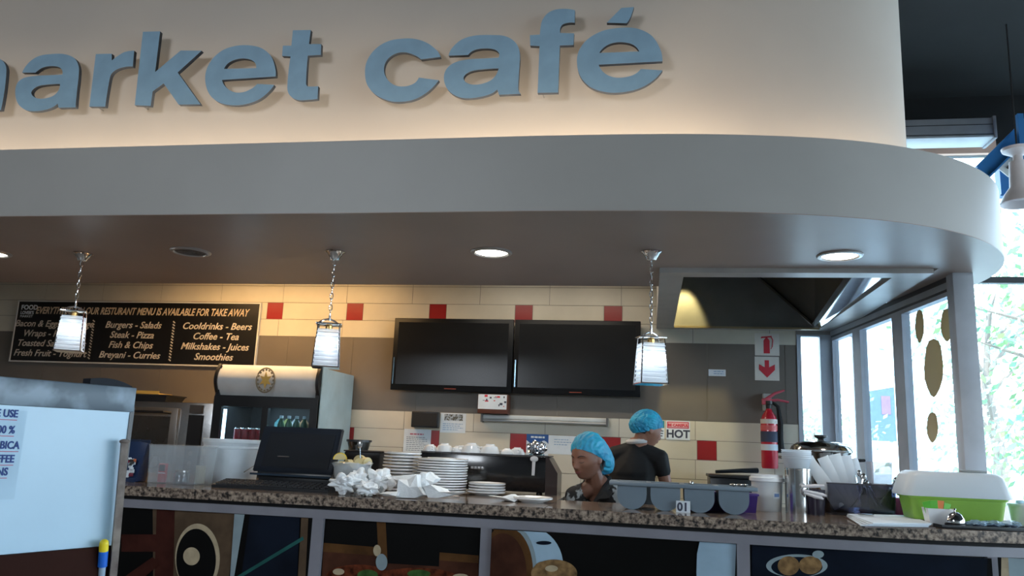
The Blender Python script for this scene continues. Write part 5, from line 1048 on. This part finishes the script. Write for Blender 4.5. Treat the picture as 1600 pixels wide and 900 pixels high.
# clipboard with papers
a_ = [C(1318, 808), C(1428, 811), C(1462, 826), C(1352, 825)]; cxx = sum(p.x for p in a_)/4; cyy = sum(p.y for p in a_)/4
t = thing('clipboard', 'dark clipboard with a pile of papers at the counter edge', 'clipboard', (cxx, cyy, CZ))
def flat(sc_, z0, z1, dx=0, dy=0, rot=0):
    b = B(); q = [Matrix.Rotation(rot, 2) @ Vector(((p.x-cxx)*sc_, (p.y-cyy)*sc_)) for p in a_]; b.hexa([(v_.x+dx, v_.y+dy, z0) for v_ in q], [(v_.x+dx, v_.y+dy, z1) for v_ in q]); return b
flat(1.0, 0, .004).obj('board', DKWOOD, t, flat=True)
for i in range(4):
    b = flat(.93-.015*i, .0045+.004*i, .0075+.004*i, -.008+.004*i, .006*(i % 2), .03*(i-1.5)); tag(b.obj('paper_sheet', PAPER, None, (cxx, cyy, CZ), flat=True), ['lowest sheet of the paper pile on the clipboard', 'second sheet from the bottom on the clipboard', 'third sheet from the bottom on the clipboard', 'topmost paper sheet on the clipboard'][i], 'paper', 'sheets on the clipboard')
b = B(); b.box(-.12, -.05, .06, .085, .0225, .032, .003); b.obj('clip', STEEL, t)

# griddle on the back counter
y0 = 6.25; x0, x1 = P(1108, 745, y=y0).x, P(1175, 745, y=y0).x; z1 = P(1140, 742, y=y0).z
t = thing('griddle', 'low black griddle on the back counter under the red tile', 'griddle', ((x0+x1)/2, y0, .97)); h = (x1-x0)/2; HH = z1-.97
B().box(-h, h, -.1, .2, .02, HH-.02, .008).obj('body', BLACK, t); B().box(-h-.01, h+.01, -.12, .21, HH-.02, HH, .004).obj('plate', mat('griddle_iron', (.03, .028, .026), .4, .4), t)
b = B(); b.tube([(-h+.04, -.08, HH+.02), (h*.5, -.05, HH+.035), (h+.04, 0, HH+.04)], [.012, .016, .02]); b.obj('lid_arm', BLACK, t)
for sx_ in (-1, 1):
    B().lathe([(0, 0), (.02, 0), (.018, .02), (0, .02)], 10, c=(sx_*(h-.04), -.06, 0)).obj('foot', BLACK, t)

# ================================================================== PEOPLE
def skinmat(name, col):
    mt = mat(name, col, .5, var=.05, scale=12); bs = mt.node_tree.nodes['Principled BSDF']; bs.inputs['Subsurface Weight'].default_value = .08; bs.inputs['Subsurface Radius'].default_value = (.02, .008, .004); return mt
SK1, SK2 = skinmat('skin_deep_brown', (.22, .10, .064)), skinmat('skin_warm_brown', (.34, .165, .11))
HAIR = mat('hair_black', (.008, .007, .007), .6)
NET = mat('hair_net_blue', (.02, .44, .66), .5, col2=(.015, .24, .46), scale=9, p0=.35, p1=.65, alpha=.9, bump=.35, bscale=60)
G2 = lambda x, s: math.exp(-(x/s)**2)
def head_pt(d):
    x, y, z = d.x*.074, d.y*.095, d.z*.114
    if z < 0:
        k = -z/.114; x *= 1-.30*k**1.6
        if y > -.02: y = -.02+(y+.02)*(1-.45*k)
        else: y -= .010*k**2
    if y < 0:
        y -= .022*G2(x, .0125)*G2(z+.028, .0135)+.012*G2(x, .009)*G2(z+.008, .020)+.005*G2(abs(x)-.011, .006)*G2(z+.033, .008)      # nose, bridge, wings
        y -= .013*G2(x, .040)*G2(z+.060, .026)+.004*G2(x, .022)*G2(z+.058, .010)+.020*G2(x, .030)*G2(z+.094, .020)   # mouth, chin
        y += .003*G2(x, .024)*G2(z+.0585, .0022)
        y += .008*(G2(x-.031, .016)+G2(x+.031, .016))*G2(z-.004, .012)                                      # sockets
        y -= .0065*(G2(x-.030, .011)+G2(x+.030, .011))*G2(z-.001, .007)                                     # lids
        y -= .004*(G2(x-.030, .018)+G2(x+.030, .018))*G2(z-.022, .006)                                      # brow ridge
        y -= .006*(G2(x-.042, .02)+G2(x+.042, .02))*G2(z+.025, .02)                                         # cheeks
        x += (.004 if x > 0 else -.004)*G2(z+.02, .03)*G2(y+.04, .03)
    return Vector((x, y, z))
def fy(x, z):
    'y of the head surface in front at x, z'
    k = max(0, -z/.114); dx = x/.074/(1-.30*k**1.6); dz = z/.114; return head_pt(Vector((dx, -math.sqrt(max(.01, 1-dx*dx-dz*dz)), dz))).y
def blob(b, c_, r_, sc_=(1, 1, 1), R=None, sub=2):
    r0 = bmesh.ops.create_icosphere(b.bm, subdivisions=sub, radius=1)
    for v_ in r0['verts']:
        q = Vector((v_.co.x*sc_[0], v_.co.y*sc_[1], v_.co.z*sc_[2]))*r_
        if R: q = R @ q
        v_.co = Vector(c_)+q
def limb(b, pts, rs, steps=9, sc_=(1, 1, 1), R=None):
    for (p0, r0), (p1, r1) in zip(zip(pts, rs), zip(pts[1:], rs[1:])):
        p0, p1 = Vector(p0), Vector(p1)
        n_ = max(2, min(30, int((p1-p0).length/(min(r0, r1)*.3))))
        for i in range(n_+1): f_ = i/n_; blob(b, p0.lerp(p1, f_), r0+(r1-r0)*f_, sc_, R)
def hand(b, wr, d, side, s=1):
    d = Vector(d).normalized(); s_ = d.cross(Vector((0, 0, 1))).normalized()*side; n_ = s_.cross(d)
    R = Matrix((s_, n_, d)).transposed()
    blob(b, Vector(wr)+d*.045, .042*s, (.95, .4, 1.15), R)
    for i, L in enumerate((.068, .076, .070, .056)):
        p = Vector(wr)+d*.08+s_*(-.03+.02*i); q = p+d*L*.5-n_*.006; limb(b, [p-d*.01, q, q+d*L*.45-n_*.022], [.0095, .0088, .0072])
    p = Vector(wr)+d*.025-s_*.03; limb(b, [p, p+d*.03-s_*.025, p+d*.06-s_*.03-n_*.008], [.011, .0105, .0085])
def remesh(b, name, vox, mtl, parent, sm=6):
    me = bpy.data.meshes.new(name); b.bm.to_mesh(me); b.bm.free(); o = bpy.data.objects.new(name, me); COL.objects.link(o)
    md = o.modifiers.new('r', 'REMESH'); md.mode = 'VOXEL'; md.voxel_size = vox; md2 = o.modifiers.new('s', 'SMOOTH'); md2.iterations = sm; md2.factor = .5
    dg = bpy.context.evaluated_depsgraph_get(); m2_ = bpy.data.meshes.new_from_object(o.evaluated_get(dg)); o.modifiers.clear(); o.data = m2_
    m2_.materials.clear(); m2_.materials.append(mtl)
    for p in m2_.polygons: p.use_smooth = True
    o.parent = parent; return o
def figure(label, base, hc, hrot, hs, J, skin, shirt, pants, rz_body, net_fn, sleeve_cut, vneck=False):
    "base: feet point; hc: head centre; J: joints, all in world space; rz_body turns the torso ellipses"
    base = Vector(base); t = thing('person', label, 'person', tuple(base))
    L = lambda p: Vector(p)-base
    Rb = Matrix.Rotation(rz_body, 3, 'Z'); HR = Matrix.Rotation(hrot[1], 3, 'Z') @ Matrix.Rotation(hrot[0], 3, 'X'); hcL = L(hc)
    b = B(); r0 = bmesh.ops.create_icosphere(b.bm, subdivisions=6, radius=1)
    for v_ in r0['verts']: v_.co = hcL+HR @ (head_pt(v_.co.normalized())*hs)
    for s_ in (-1, 1):
        blob(b, hcL+HR @ (Vector((s_*.073, .012, -.012))*hs), .03*hs, (.28, .62, 1), HR @ Matrix.Rotation(-.2, 3, 'X'))
    nk = L(J['neck'])
    limb(b, [nk-Vector((0, 0, .03)), hcL+HR @ Vector((0, .025, -.05))], [.056, .053])
    tor = [L(J['neck']), L(J['chest']), L(J['waist']), L(J['pelvis'])]
    limb(b, [L(J['shL']), nk, L(J['shR'])], [.05, .055, .05])
    limb(b, tor, [.07, .128, .115, .135], 10, (1.22, .82, 1), Rb)
    for s_ in 'LR':
        limb(b, [L(J['sh'+s_]), L(J['el'+s_]), L(J['wr'+s_])], [.052, .040, .026]); hand(b, L(J['wr'+s_]), Vector(J['wr'+s_])-Vector(J['el'+s_]), 1 if s_ == 'L' else -1)
        limb(b, [L(J['hip'+s_]), L(J['kn'+s_]), L(J['an'+s_])], [.085, .056, .038]); a_ = L(J['an'+s_]); limb(b, [a_-Vector((0, 0, .03)), a_+Rb @ Vector((0, -.13, -.05))], [.042, .03])
    body = remesh(b, 'body', .0042, skin, t, 5)
    b = B(); limb(b, tor[0:1]+[tor[1], tor[2], tor[3]-Vector((0, 0, .02))], [.068, .142, .128, .150], 10, (1.22, .84, 1), Rb); limb(b, [L(J['shL']), nk-Vector((0, 0, .012)), L(J['shR'])], [.062, .062, .062])
    for s_ in 'LR': limb(b, [L(J['sh'+s_]), L(J['sh'+s_]).lerp(L(J['el'+s_]), sleeve_cut)], [.064, .058])
    sh = remesh(b, 'shirt', .007, shirt[0], t, 6)
    if vneck:
        bm = bmesh.new(); bm.from_mesh(sh.data); fv = Matrix.Rotation(math.radians(-24), 3, 'Z') @ Vector((0, -1, 0)); sv = Vector((-fv.y, fv.x, 0)); kill = []
        for f_ in bm.faces:
            q = f_.calc_center_median()-nk
            if q.dot(fv) > .0 and abs(q.dot(sv)) < .058+(q.z)*.42 and q.z > -.15: kill.append(f_)
        bmesh.ops.delete(bm, geom=kill, context='FACES'); bm.to_mesh(sh.data); bm.free()
    sh.data.materials.clear()
    for mm in shirt: sh.data.materials.append(mm)
    b = B(); limb(b, [tor[2]-Vector((0, 0, .06)), tor[3]], [.128, .148], 8, (1.22, .84, 1), Rb)
    for s_ in 'LR': limb(b, [L(J['hip'+s_]), L(J['kn'+s_]), L(J['an'+s_])], [.1, .072, .058])
    remesh(b, 'trousers', .009, pants, t)
    for s_ in 'LR': b = B(); a_ = L(J['an'+s_]); limb(b, [a_-Vector((0, 0, .035)), a_+Rb @ Vector((0, -.14, -.045))], [.05, .038], 8); remesh(b, 'shoe', .007, BLACKM, t)
    H = lambda v_: hcL+HR @ (Vector(v_)*hs)
    def surf(nm, pts, r_, mm):
        b = B(); b.tube([H(p) for p in pts], [q*hs for q in r_], 8); return b.obj(nm, mm, t)
    on = lambda pts, o_=0.0: [(x_, fy(x_, z_)-o_, z_) for x_, z_ in pts]
    for s_ in (-1, 1):
        surf('eyebrow', on([(s_*.014, .021), (s_*.022, .025), (s_*.031, .027), (s_*.040, .025), (s_*.048, .020)]), [.0018, .0026, .0026, .002, .001], HAIR)
        surf('eyelash', on([(s_*.018, -.004), (s_*.024, -.0075), (s_*.030, -.0088), (s_*.037, -.0075), (s_*.043, -.004)]), [.0009, .0015, .0017, .0015, .0008], HAIR)
        surf('nostril', on([(s_*.006, -.0385), (s_*.010, -.0385)], -.001), [.002, .0018], mat('nostril_dark', (.03, .01, .008), .8))
    LIPM = mat('lips', (.20, .06, .055), .4)
    surf('upper_lip', on([(x_, -.0552+abs(x_)*.03) for x_ in (-.023, -.015, -.006, 0, .006, .015, .023)], -.0012), [.0008, .0028, .0036, .0032, .0036, .0028, .0008], LIPM)
    surf('lower_lip', on([(x_, -.0632+abs(x_)*.22) for x_ in (-.022, -.015, -.006, 0, .006, .015, .022)], -.0012), [.0008, .0030, .0042, .0045, .0042, .0030, .0008], LIPM)
    # hair under the net, then the net
    b = B(); r0 = bmesh.ops.create_icosphere(b.bm, subdivisions=4, radius=1)
    for v_ in r0['verts']: d = v_.co.normalized(); v_.co = Vector((d.x*.079, .016+d.y*.093, .012+d.z*.112))
    kill = [f_ for f_ in b.bm.faces if (lambda q: q.z < .075-(q.y+.07)*1.0 and q.z < .08 and q.y < .035 or q.z < -.06)(f_.calc_center_median())]
    bmesh.ops.delete(b.bm, geom=kill, context='FACES')
    for v_ in b.bm.verts: v_.co = H(v_.co)
    b.obj('hair', HAIR, t)
    b = B(); r0 = bmesh.ops.create_icosphere(b.bm, subdivisions=6, radius=1)
    net_fn(b)
    for v_ in b.bm.verts: v_.co = H(v_.co)
    b.obj('hair_net', NET, t, ang=70)
    return t, H, nk, base
def net1(b):
    for v_ in b.bm.verts:
        d = v_.co.normalized(); q = Vector((d.x*.088, .018+d.y*.104, .030+d.z*.100))
        w_ = max(0, d.dot(Vector((.0, .90, -.43))))**1.6; q += Vector((0, .060, -.095))*w_; q.x *= 1+.22*w_
        rd = d*(.003*noise.noise(Vector((d.x*7, d.y*4, d.z*7)))+.0026*math.sin(d.x*26+3*noise.noise(d*3))*(1-abs(d.z)*.3)); v_.co = q+rd
    kill = [f_ for f_ in b.bm.faces if (lambda q: q.z < .066-(q.y+.085)*.74 and not (q.y > .05 and q.z > -.17))(f_.calc_center_median())]
    bmesh.ops.delete(b.bm, geom=kill, context='FACES')
def net2(b):
    for v_ in b.bm.verts:
        d = v_.co.normalized(); q = Vector((d.x*.090, .018+d.y*.112, .028+d.z*.102)); w_ = max(0, d.dot(Vector((0, .9, -.43))))**2; q += Vector((0, .022, -.022))*w_
        rd = d*(.003*noise.noise(Vector((d.x*9, d.y*5, d.z*9)))+.003*math.sin(d.x*28+4*noise.noise(d*5))); v_.co = q+rd
    kill = [f_ for f_ in b.bm.faces if (lambda q: q.z < .052-(q.y+.085)*.72)(f_.calc_center_median())]
    bmesh.ops.delete(b.bm, geom=kill, context='FACES')
# woman at the counter, leaning, looking down to the left
hc = P(918, 714, y=4.93)
shc = Vector((hc.x+.075, 5.06, hc.z-.235))
J = dict(neck=(hc.x+.055, 5.02, hc.z-.165), chest=(hc.x+.10, 5.10, hc.z-.36), waist=(hc.x+.13, 5.2, hc.z-.52), pelvis=(hc.x+.15, 5.3, .80),
         shL=(hc.x-.075, 4.98, hc.z-.235), shR=(hc.x+.215, 5.07, hc.z-.235), elL=(hc.x-.06, 5.0, .84), elR=(hc.x+.29, 5.0, .86), wrL=(hc.x-.02, 4.80, .80), wrR=(hc.x+.12, 4.8, .80),
         hipL=(hc.x+.07, 5.3, .78), hipR=(hc.x+.24, 5.32, .78), knL=(hc.x+.05, 5.18, .44), knR=(hc.x+.25, 5.2, .44), anL=(hc.x+.06, 5.32, .09), anR=(hc.x+.25, 5.34, .09))
SHB = mat('shirt_black', (.01, .01, .011), .8); SHP = mat('shirt_pattern', (.30, .33, .35), .8, col2=(.012, .012, .014), scale=16, p0=.46, p1=.5)
t, H, nk, base = figure('woman behind the counter in a puffy blue hair net, looking down to the left', (hc.x+.15, 5.3, 0), hc, (math.radians(15), math.radians(-36)), 1.13, J, SK1, [SHP], BLACKM, math.radians(-15), net1, .55, True)
cx_ = Vector((math.cos(-.42), math.sin(-.42), 0)); cf_ = Vector((math.sin(-.42), -math.cos(-.42), 0)); Z_ = Vector((0, 0, 1))      # collar: band round the neck, opening in a V at the front
cp = [(-.018, .098, -.135), (-.045, .088, -.085), (-.070, .055, -.030), (-.074, .0, .012), (-.05, -.05, .035), (0, -.066, .042), (.05, -.05, .035), (.074, .0, .012), (.070, .055, -.030), (.045, .088, -.085), (.018, .098, -.135)]
pts = [nk+cx_*x_+cf_*y_+Z_*z_ for x_, y_, z_ in cp]; b = B()
sm = []
for i in range(len(pts)-1):
    for q in range(4): sm.append(pts[i].lerp(pts[i+1], q/4))
sm.append(pts[-1]); b.tube(sm, [.012+.012*math.sin(PI*i/(len(sm)-1)) for i in range(len(sm))], 8); b.obj('collar', SHB, t)
for s_ in (-1, 1):
    a_ = nk+cx_*s_*.068+cf_*.05+Z_*-.02; pp = [a_, a_+cx_*s_*-.02+cf_*.04+Z_*-.065, a_+cx_*s_*.045+cf_*.015+Z_*-.055, a_+cx_*s_*.045-cf_*.03+Z_*-.02]
    b = B(); b.hexa([tuple(p) for p in pp], [tuple(p+cf_*.008+Z_*.008+cx_*s_*.006) for p in pp]); b.obj('collar_leaf', SHB, t, flat=True)
# woman at the back, turned away
hc = P(1013, 670, y=5.84)
J = dict(neck=(hc.x-.075, 5.84, hc.z-.125), chest=(hc.x-.11, 5.86, hc.z-.31), waist=(hc.x-.11, 5.86, hc.z-.48), pelvis=(hc.x-.11, 5.86, .92),
         shL=(hc.x-.235, 5.86, hc.z-.19), shR=(hc.x+.08, 5.84, hc.z-.20), elL=(hc.x-.26, 5.93, hc.z-.45), elR=(hc.x+.145, 5.88, hc.z-.46), wrL=(hc.x-.17, 6.1, 1.05), wrR=(hc.x+.03, 6.1, 1.05),
         hipL=(hc.x-.2, 5.87, .88), hipR=(hc.x-.03, 5.87, .88), knL=(hc.x-.2, 5.89, .48), knR=(hc.x-.03, 5.89, .48), anL=(hc.x-.2, 5.87, .09), anR=(hc.x-.03, 5.87, .09))
t, H, nk, base = figure('woman in black T-shirt and blue hair net seen from behind, facing the tiled wall', (hc.x-.11, 5.86, 0), hc, (math.radians(22), math.radians(118)), 1.0, J, SK2, [SHB], BLACKM, PI, net2, .33)
b = B(); ring = [(nk.x+.066*math.cos(a_), nk.y+.064*math.sin(a_), nk.z+.034+.006*math.cos(a_)) for a_ in [2*PI*q/20 for q in range(20)]]; b.tube([Vector(p) for p in ring], .017, 8, closed=True); b.obj('collar', mat('collar_white', (.62, .62, .62), .8), t)

# ================================================================== UPPER RIGHT CORNER OF THE HALL
a_, e_ = P(1440, 183, y=6.4), P(1555, 214, y=6.4)
t = thing('shutter_box', 'long grey metal box high on the facade under the black ceiling', 'shutter box', ((1.7+e_.x)/2, 6.5, e_.z)); h = (e_.x-1.7)/2; hz = P(1555, 183, y=6.4).z-e_.z
B().box(-h, h, -.1, .12, .03, hz, .01).obj('housing', mat('box_grey', (.24, .24, .26), .5), t); B().box(-h, h, -.105, .12, 0, .02, .004).obj('bottom_rail', mat('rail_light', (.45, .46, .47), .4), t); B().box(-h, h+.0, -.104, -.098, .03+hz*.45, .034+hz*.45).obj('seam', BLACKM, t, flat=True)
B().box(h-.01, h+.015, -.11, .13, -.01, hz+.01, .004).obj('end_cap', mat('box_grey', (.24, .24, .26), .5), t)
for s_ in (-.8, .8): B().box(s_*h-.02, s_*h+.02, .0, .22, hz*.8, hz+.04).obj('bracket', BLACKM, t)
a_, e_ = P(1532, 272, y=6.0), P(1625, 180, y=6.2); v_ = (e_-a_)
t = thing('steel_brace', 'slanting blue steel brace with a white bolted plate beside the bulkhead', 'beam', tuple(a_)); d = v_.normalized(); up_ = d.cross(Vector((0, 1, 0))).normalized()*-1
if up_.z < 0: up_ = -up_
def bar(b, s0, s1, u0, u1, y0, y1):
    q = lambda s_, u_, y_: tuple(d*s_+up_*u_+Vector((0, y_, 0))); b.hexa([q(s0, u0, y0), q(s1, u0, y0), q(s1, u0, y1), q(s0, u0, y1)], [q(s0, u1, y0), q(s1, u1, y0), q(s1, u1, y1), q(s0, u1, y1)])
b = B(); L_ = (HALLZ-a_.z)/d.z-.06; bar(b, 0, L_, -.06, -.048, -.05, .05); bar(b, 0, L_, .048, .06, -.05, .05); bar(b, 0, L_, -.05, .05, -.006, .006); b.obj('beam', mat('steel_blue', (.03, .16, .38), .4), t, flat=True)
b = B(); bar(b, .12, .36, -.15, -.055, -.03, -.018); pl_ = b.obj('bolted_plate', mat('plate_white', (.6, .62, .6), .5), t, flat=True)
for s_ in (.18, .28): q = d*s_+up_*-.1; b = B(); b.tube([tuple(q+Vector((0, -.045, 0))), tuple(q+Vector((0, -.02, 0)))], .013, 6); b.obj('bolt', mat('bolt_dark', (.1, .09, .09), .5, .6), pl_)
b = B(); b.M = Matrix.Translation(-a_); x_ = P(1572, 290, y=6.3).x; z0_, z1_ = P(1572, 306, y=6.3).z, P(1572, 262, y=6.3).z; b.box(x_-.05, x_+.07, 6.27, 6.33, z0_, z1_); b.box(x_-.06, x_+.08, 6.26, 6.34, z0_-.012, z0_); b.box(x_-.055, x_-.04, 6.255, 6.345, z0_, z1_)
b.box(x_-.01, x_+.01, a_.y, 6.33, z1_-.05, z1_); b.box(x_-.02, x_+.02, a_.y-.02, a_.y+.02, z0_, z1_+.3); b.obj('bracket', mat('steel_blue', (.03, .16, .38), .4), t, flat=True)
y_ = 5.6; x_ = P(1593, 280, y=y_).x; zt_, zb_ = P(1590, 232, y=y_).z, P(1590, 318, y=y_).z
t = thing('bell_lamp', 'white bell shaped lamp hanging at the right edge of the photo', 'lamp', (x_, y_, zb_)); hh = zt_-zb_
LW = mat('lamp_white', (.66, .60, .60), .4)
B().lathe([(0, hh*.75), (.055, hh*.75), (.062, hh*.3), (.1, hh*.16), (.13, .0), (.125, -.005), (.09, hh*.12), (0, hh*.14)], 32).obj('shade', LW, t); B().lathe([(.03, hh*.75), (.03, hh*.86), (.09, hh*.95), (.095, hh), (0, hh)], 28).obj('cap', LW, t)
b = B(); b.tube([(0, 0, hh), (0, 0, HALLZ-zb_)], .006); b.obj('rod', BLACKM, t)

# ================================================================== LEAF-SHAPED TAN PATCHES ON THE PARTITION GLASS
TAN = translucent('decal_tan', (.60, .50, .30), .30)
LF = [((1437, 510), 7, 26, 'small tan leaf decal at the upper left of the pane beside the post'), ((1480, 508), 10, 26, 'tan leaf decal at the upper right of the pane beside the post'), ((1459, 575), 15, 46, 'largest tan leaf decal in the middle of the pane beside the post'), ((1457, 668), 9, 24, 'tan leaf decal low on the pane beside the post')]
for (px, py), w_, h_, lb in LF:
    pts = []
    for q in range(16):
        a_ = 2*PI*q/16; k = 1+.12*math.sin(3*a_); pts.append(Pw(px+w_*k*math.cos(a_)*(1-.25*math.sin(a_)), py+h_*math.sin(a_), .017)[2])
    o_ = sum(pts, Vector())/16; b = B(); b.hexa([tuple(p-o_-PN_*.0012) for p in pts], [tuple(p-o_) for p in pts]); tag(b.obj('leaf_decal', TAN, None, tuple(o_), flat=True), lb, 'decal')
# ================================================================== OUTSIDE
def tree(x, y, h_, r_, label, seed, c1, n_=2600, z0=-.15, ls=.09):
    rr = random.Random(seed); t = thing('tree', label, 'tree', (x, y, z0)); b = B()
    b.tube([(0, 0, 0), (.08, 0, h_*.3), (-.05, .05, h_*.55), (.05, 0, h_*.8)], [.16, .12, .08, .03], 10)
    for k in range(9): a_ = rr.uniform(0, 6.3); z = h_*rr.uniform(.3, .7); b.tube([(0, 0, z), (math.cos(a_)*r_*.45, math.sin(a_)*r_*.45, z+h_*.1), (math.cos(a_)*r_*.85, math.sin(a_)*r_*.85, z+h_*.14)], [.05, .03, .01], 6)
    b.obj('trunk', mat('bark', (.22, .18, .15), .9), t)
    b = B(); cl = [(Vector((rr.gauss(0, r_*.45), rr.gauss(0, r_*.45), h_*rr.uniform(.3, 1))), rr.uniform(.3, .7)) for _ in range(34)]
    for _ in range(n_):
        c_, cr2 = rr.choice(cl); p = c_+Vector((rr.gauss(0, cr2), rr.gauss(0, cr2), rr.gauss(0, cr2*.7))); u = Vector(noise.random_unit_vector()); w_ = u.orthogonal().normalized(); v2 = u.cross(w_); s_ = rr.uniform(ls*.6, ls*1.3)
        b.f([b.v(p-w_*s_), b.v(p+v2*s_*.45), b.v(p+w_*s_), b.v(p-v2*s_*.45)])
    b.obj('foliage', c1, t, flat=True, recalc=False)
LG = mat('leaf_green', (.30, .42, .14), .5, col2=(.12, .28, .22), scale=3); LT = mat('leaf_teal', (.28, .45, .42), .5, col2=(.36, .5, .30), scale=3)
q = P(1600, 520, y=12); tree(q.x+.7, 12, 5.2, 1.5, 'bright green tree outside at the right edge of the photo', 1, LG, 3000, ls=.075)
q = P(1465, 600, y=19); tree(q.x+.3, 17, 5.6, 1.1, 'pale tree outside behind the pane with the leaf decals', 2, LT, 1300)
q = P(1268, 650, y=19); tree(q.x, 19, 2.7, .9, 'low bush-like tree outside behind the narrow window', 3, LT, 900)
q = P(1320, 650, y=22); tree(q.x+.2, 26, 2.7, .8, 'distant low tree outside seen through the innermost partition pane', 4, LG, 900)
a_, e_ = P(1349, 606, y=30), P(1400, 690, y=30)
t = thing('billboard', 'blue-grey board on two posts outside, seen through the middle pane of the partition', 'billboard', ((a_.x+e_.x)/2, 30, -.15)); w_ = (e_.x-a_.x)/2; z0_, z1_ = e_.z+.15, a_.z+.15
b = B(); b.hexa([(-w_, -.1, z0_), (w_, -.1, z0_), (w_, .1, z0_), (-w_, .1, z0_)], [(-w_, -.1, z1_-.15), (w_, -.1, z1_+.05), (w_, .1, z1_+.05), (-w_, .1, z1_-.15)]); b.obj('panel', mat('board_blue', (.10, .15, .21), .7), t, flat=True)
B().box(w_*.1, w_*.7, -.12, -.1, z0_+(z1_-z0_)*.5, z0_+(z1_-z0_)*.85).obj('red_patch', mat('board_red', (.22, .12, .15), .7), t, flat=True)
for s_ in (-.7, .7): B().box(s_*w_-.05, s_*w_+.05, -.05, .05, 0, z0_).obj('post', ALU, t)
# assumed warm fittings, added unseen under the kitchen ceiling behind the bulkhead
t = thing('kitchen_light', 'warm ceiling light behind the bulkhead above the menu board', 'ceiling light', (-3.2, 5.9, 2.9)); B().box(-.7, .7, -.06, .06, -.05, 0).obj('housing', WHITE, t)
l = lamp('AREA', 'kitchen_glow', (0, 0, -.06), 30, (1, .60, .25), (0, 0, 0), shape='RECTANGLE', size=1.6, size_y=.1); l.parent = t
t = thing('kitchen_light', 'neutral ceiling light behind the bulkhead above the screens', 'ceiling light', (-.8, 5.7, 2.9)); B().box(-.7, .7, -.06, .06, -.05, 0).obj('housing', WHITE, t)
l = lamp('AREA', 'kitchen_glow', (0, 0, -.06), 12, (1, .9, .74), (0, 0, 0), shape='RECTANGLE', size=1.4, size_y=.1); l.parent = t
l = lamp('SPOT', 'hood_lamp', (.27, 6.28, 2.87), 60, (1, .83, .36), (math.radians(22), 0, 0), spot_size=.75, spot_blend=.5, shadow_soft_size=.02)  # added spot without a fitting, imitates a gold reflection on the hood's back panel
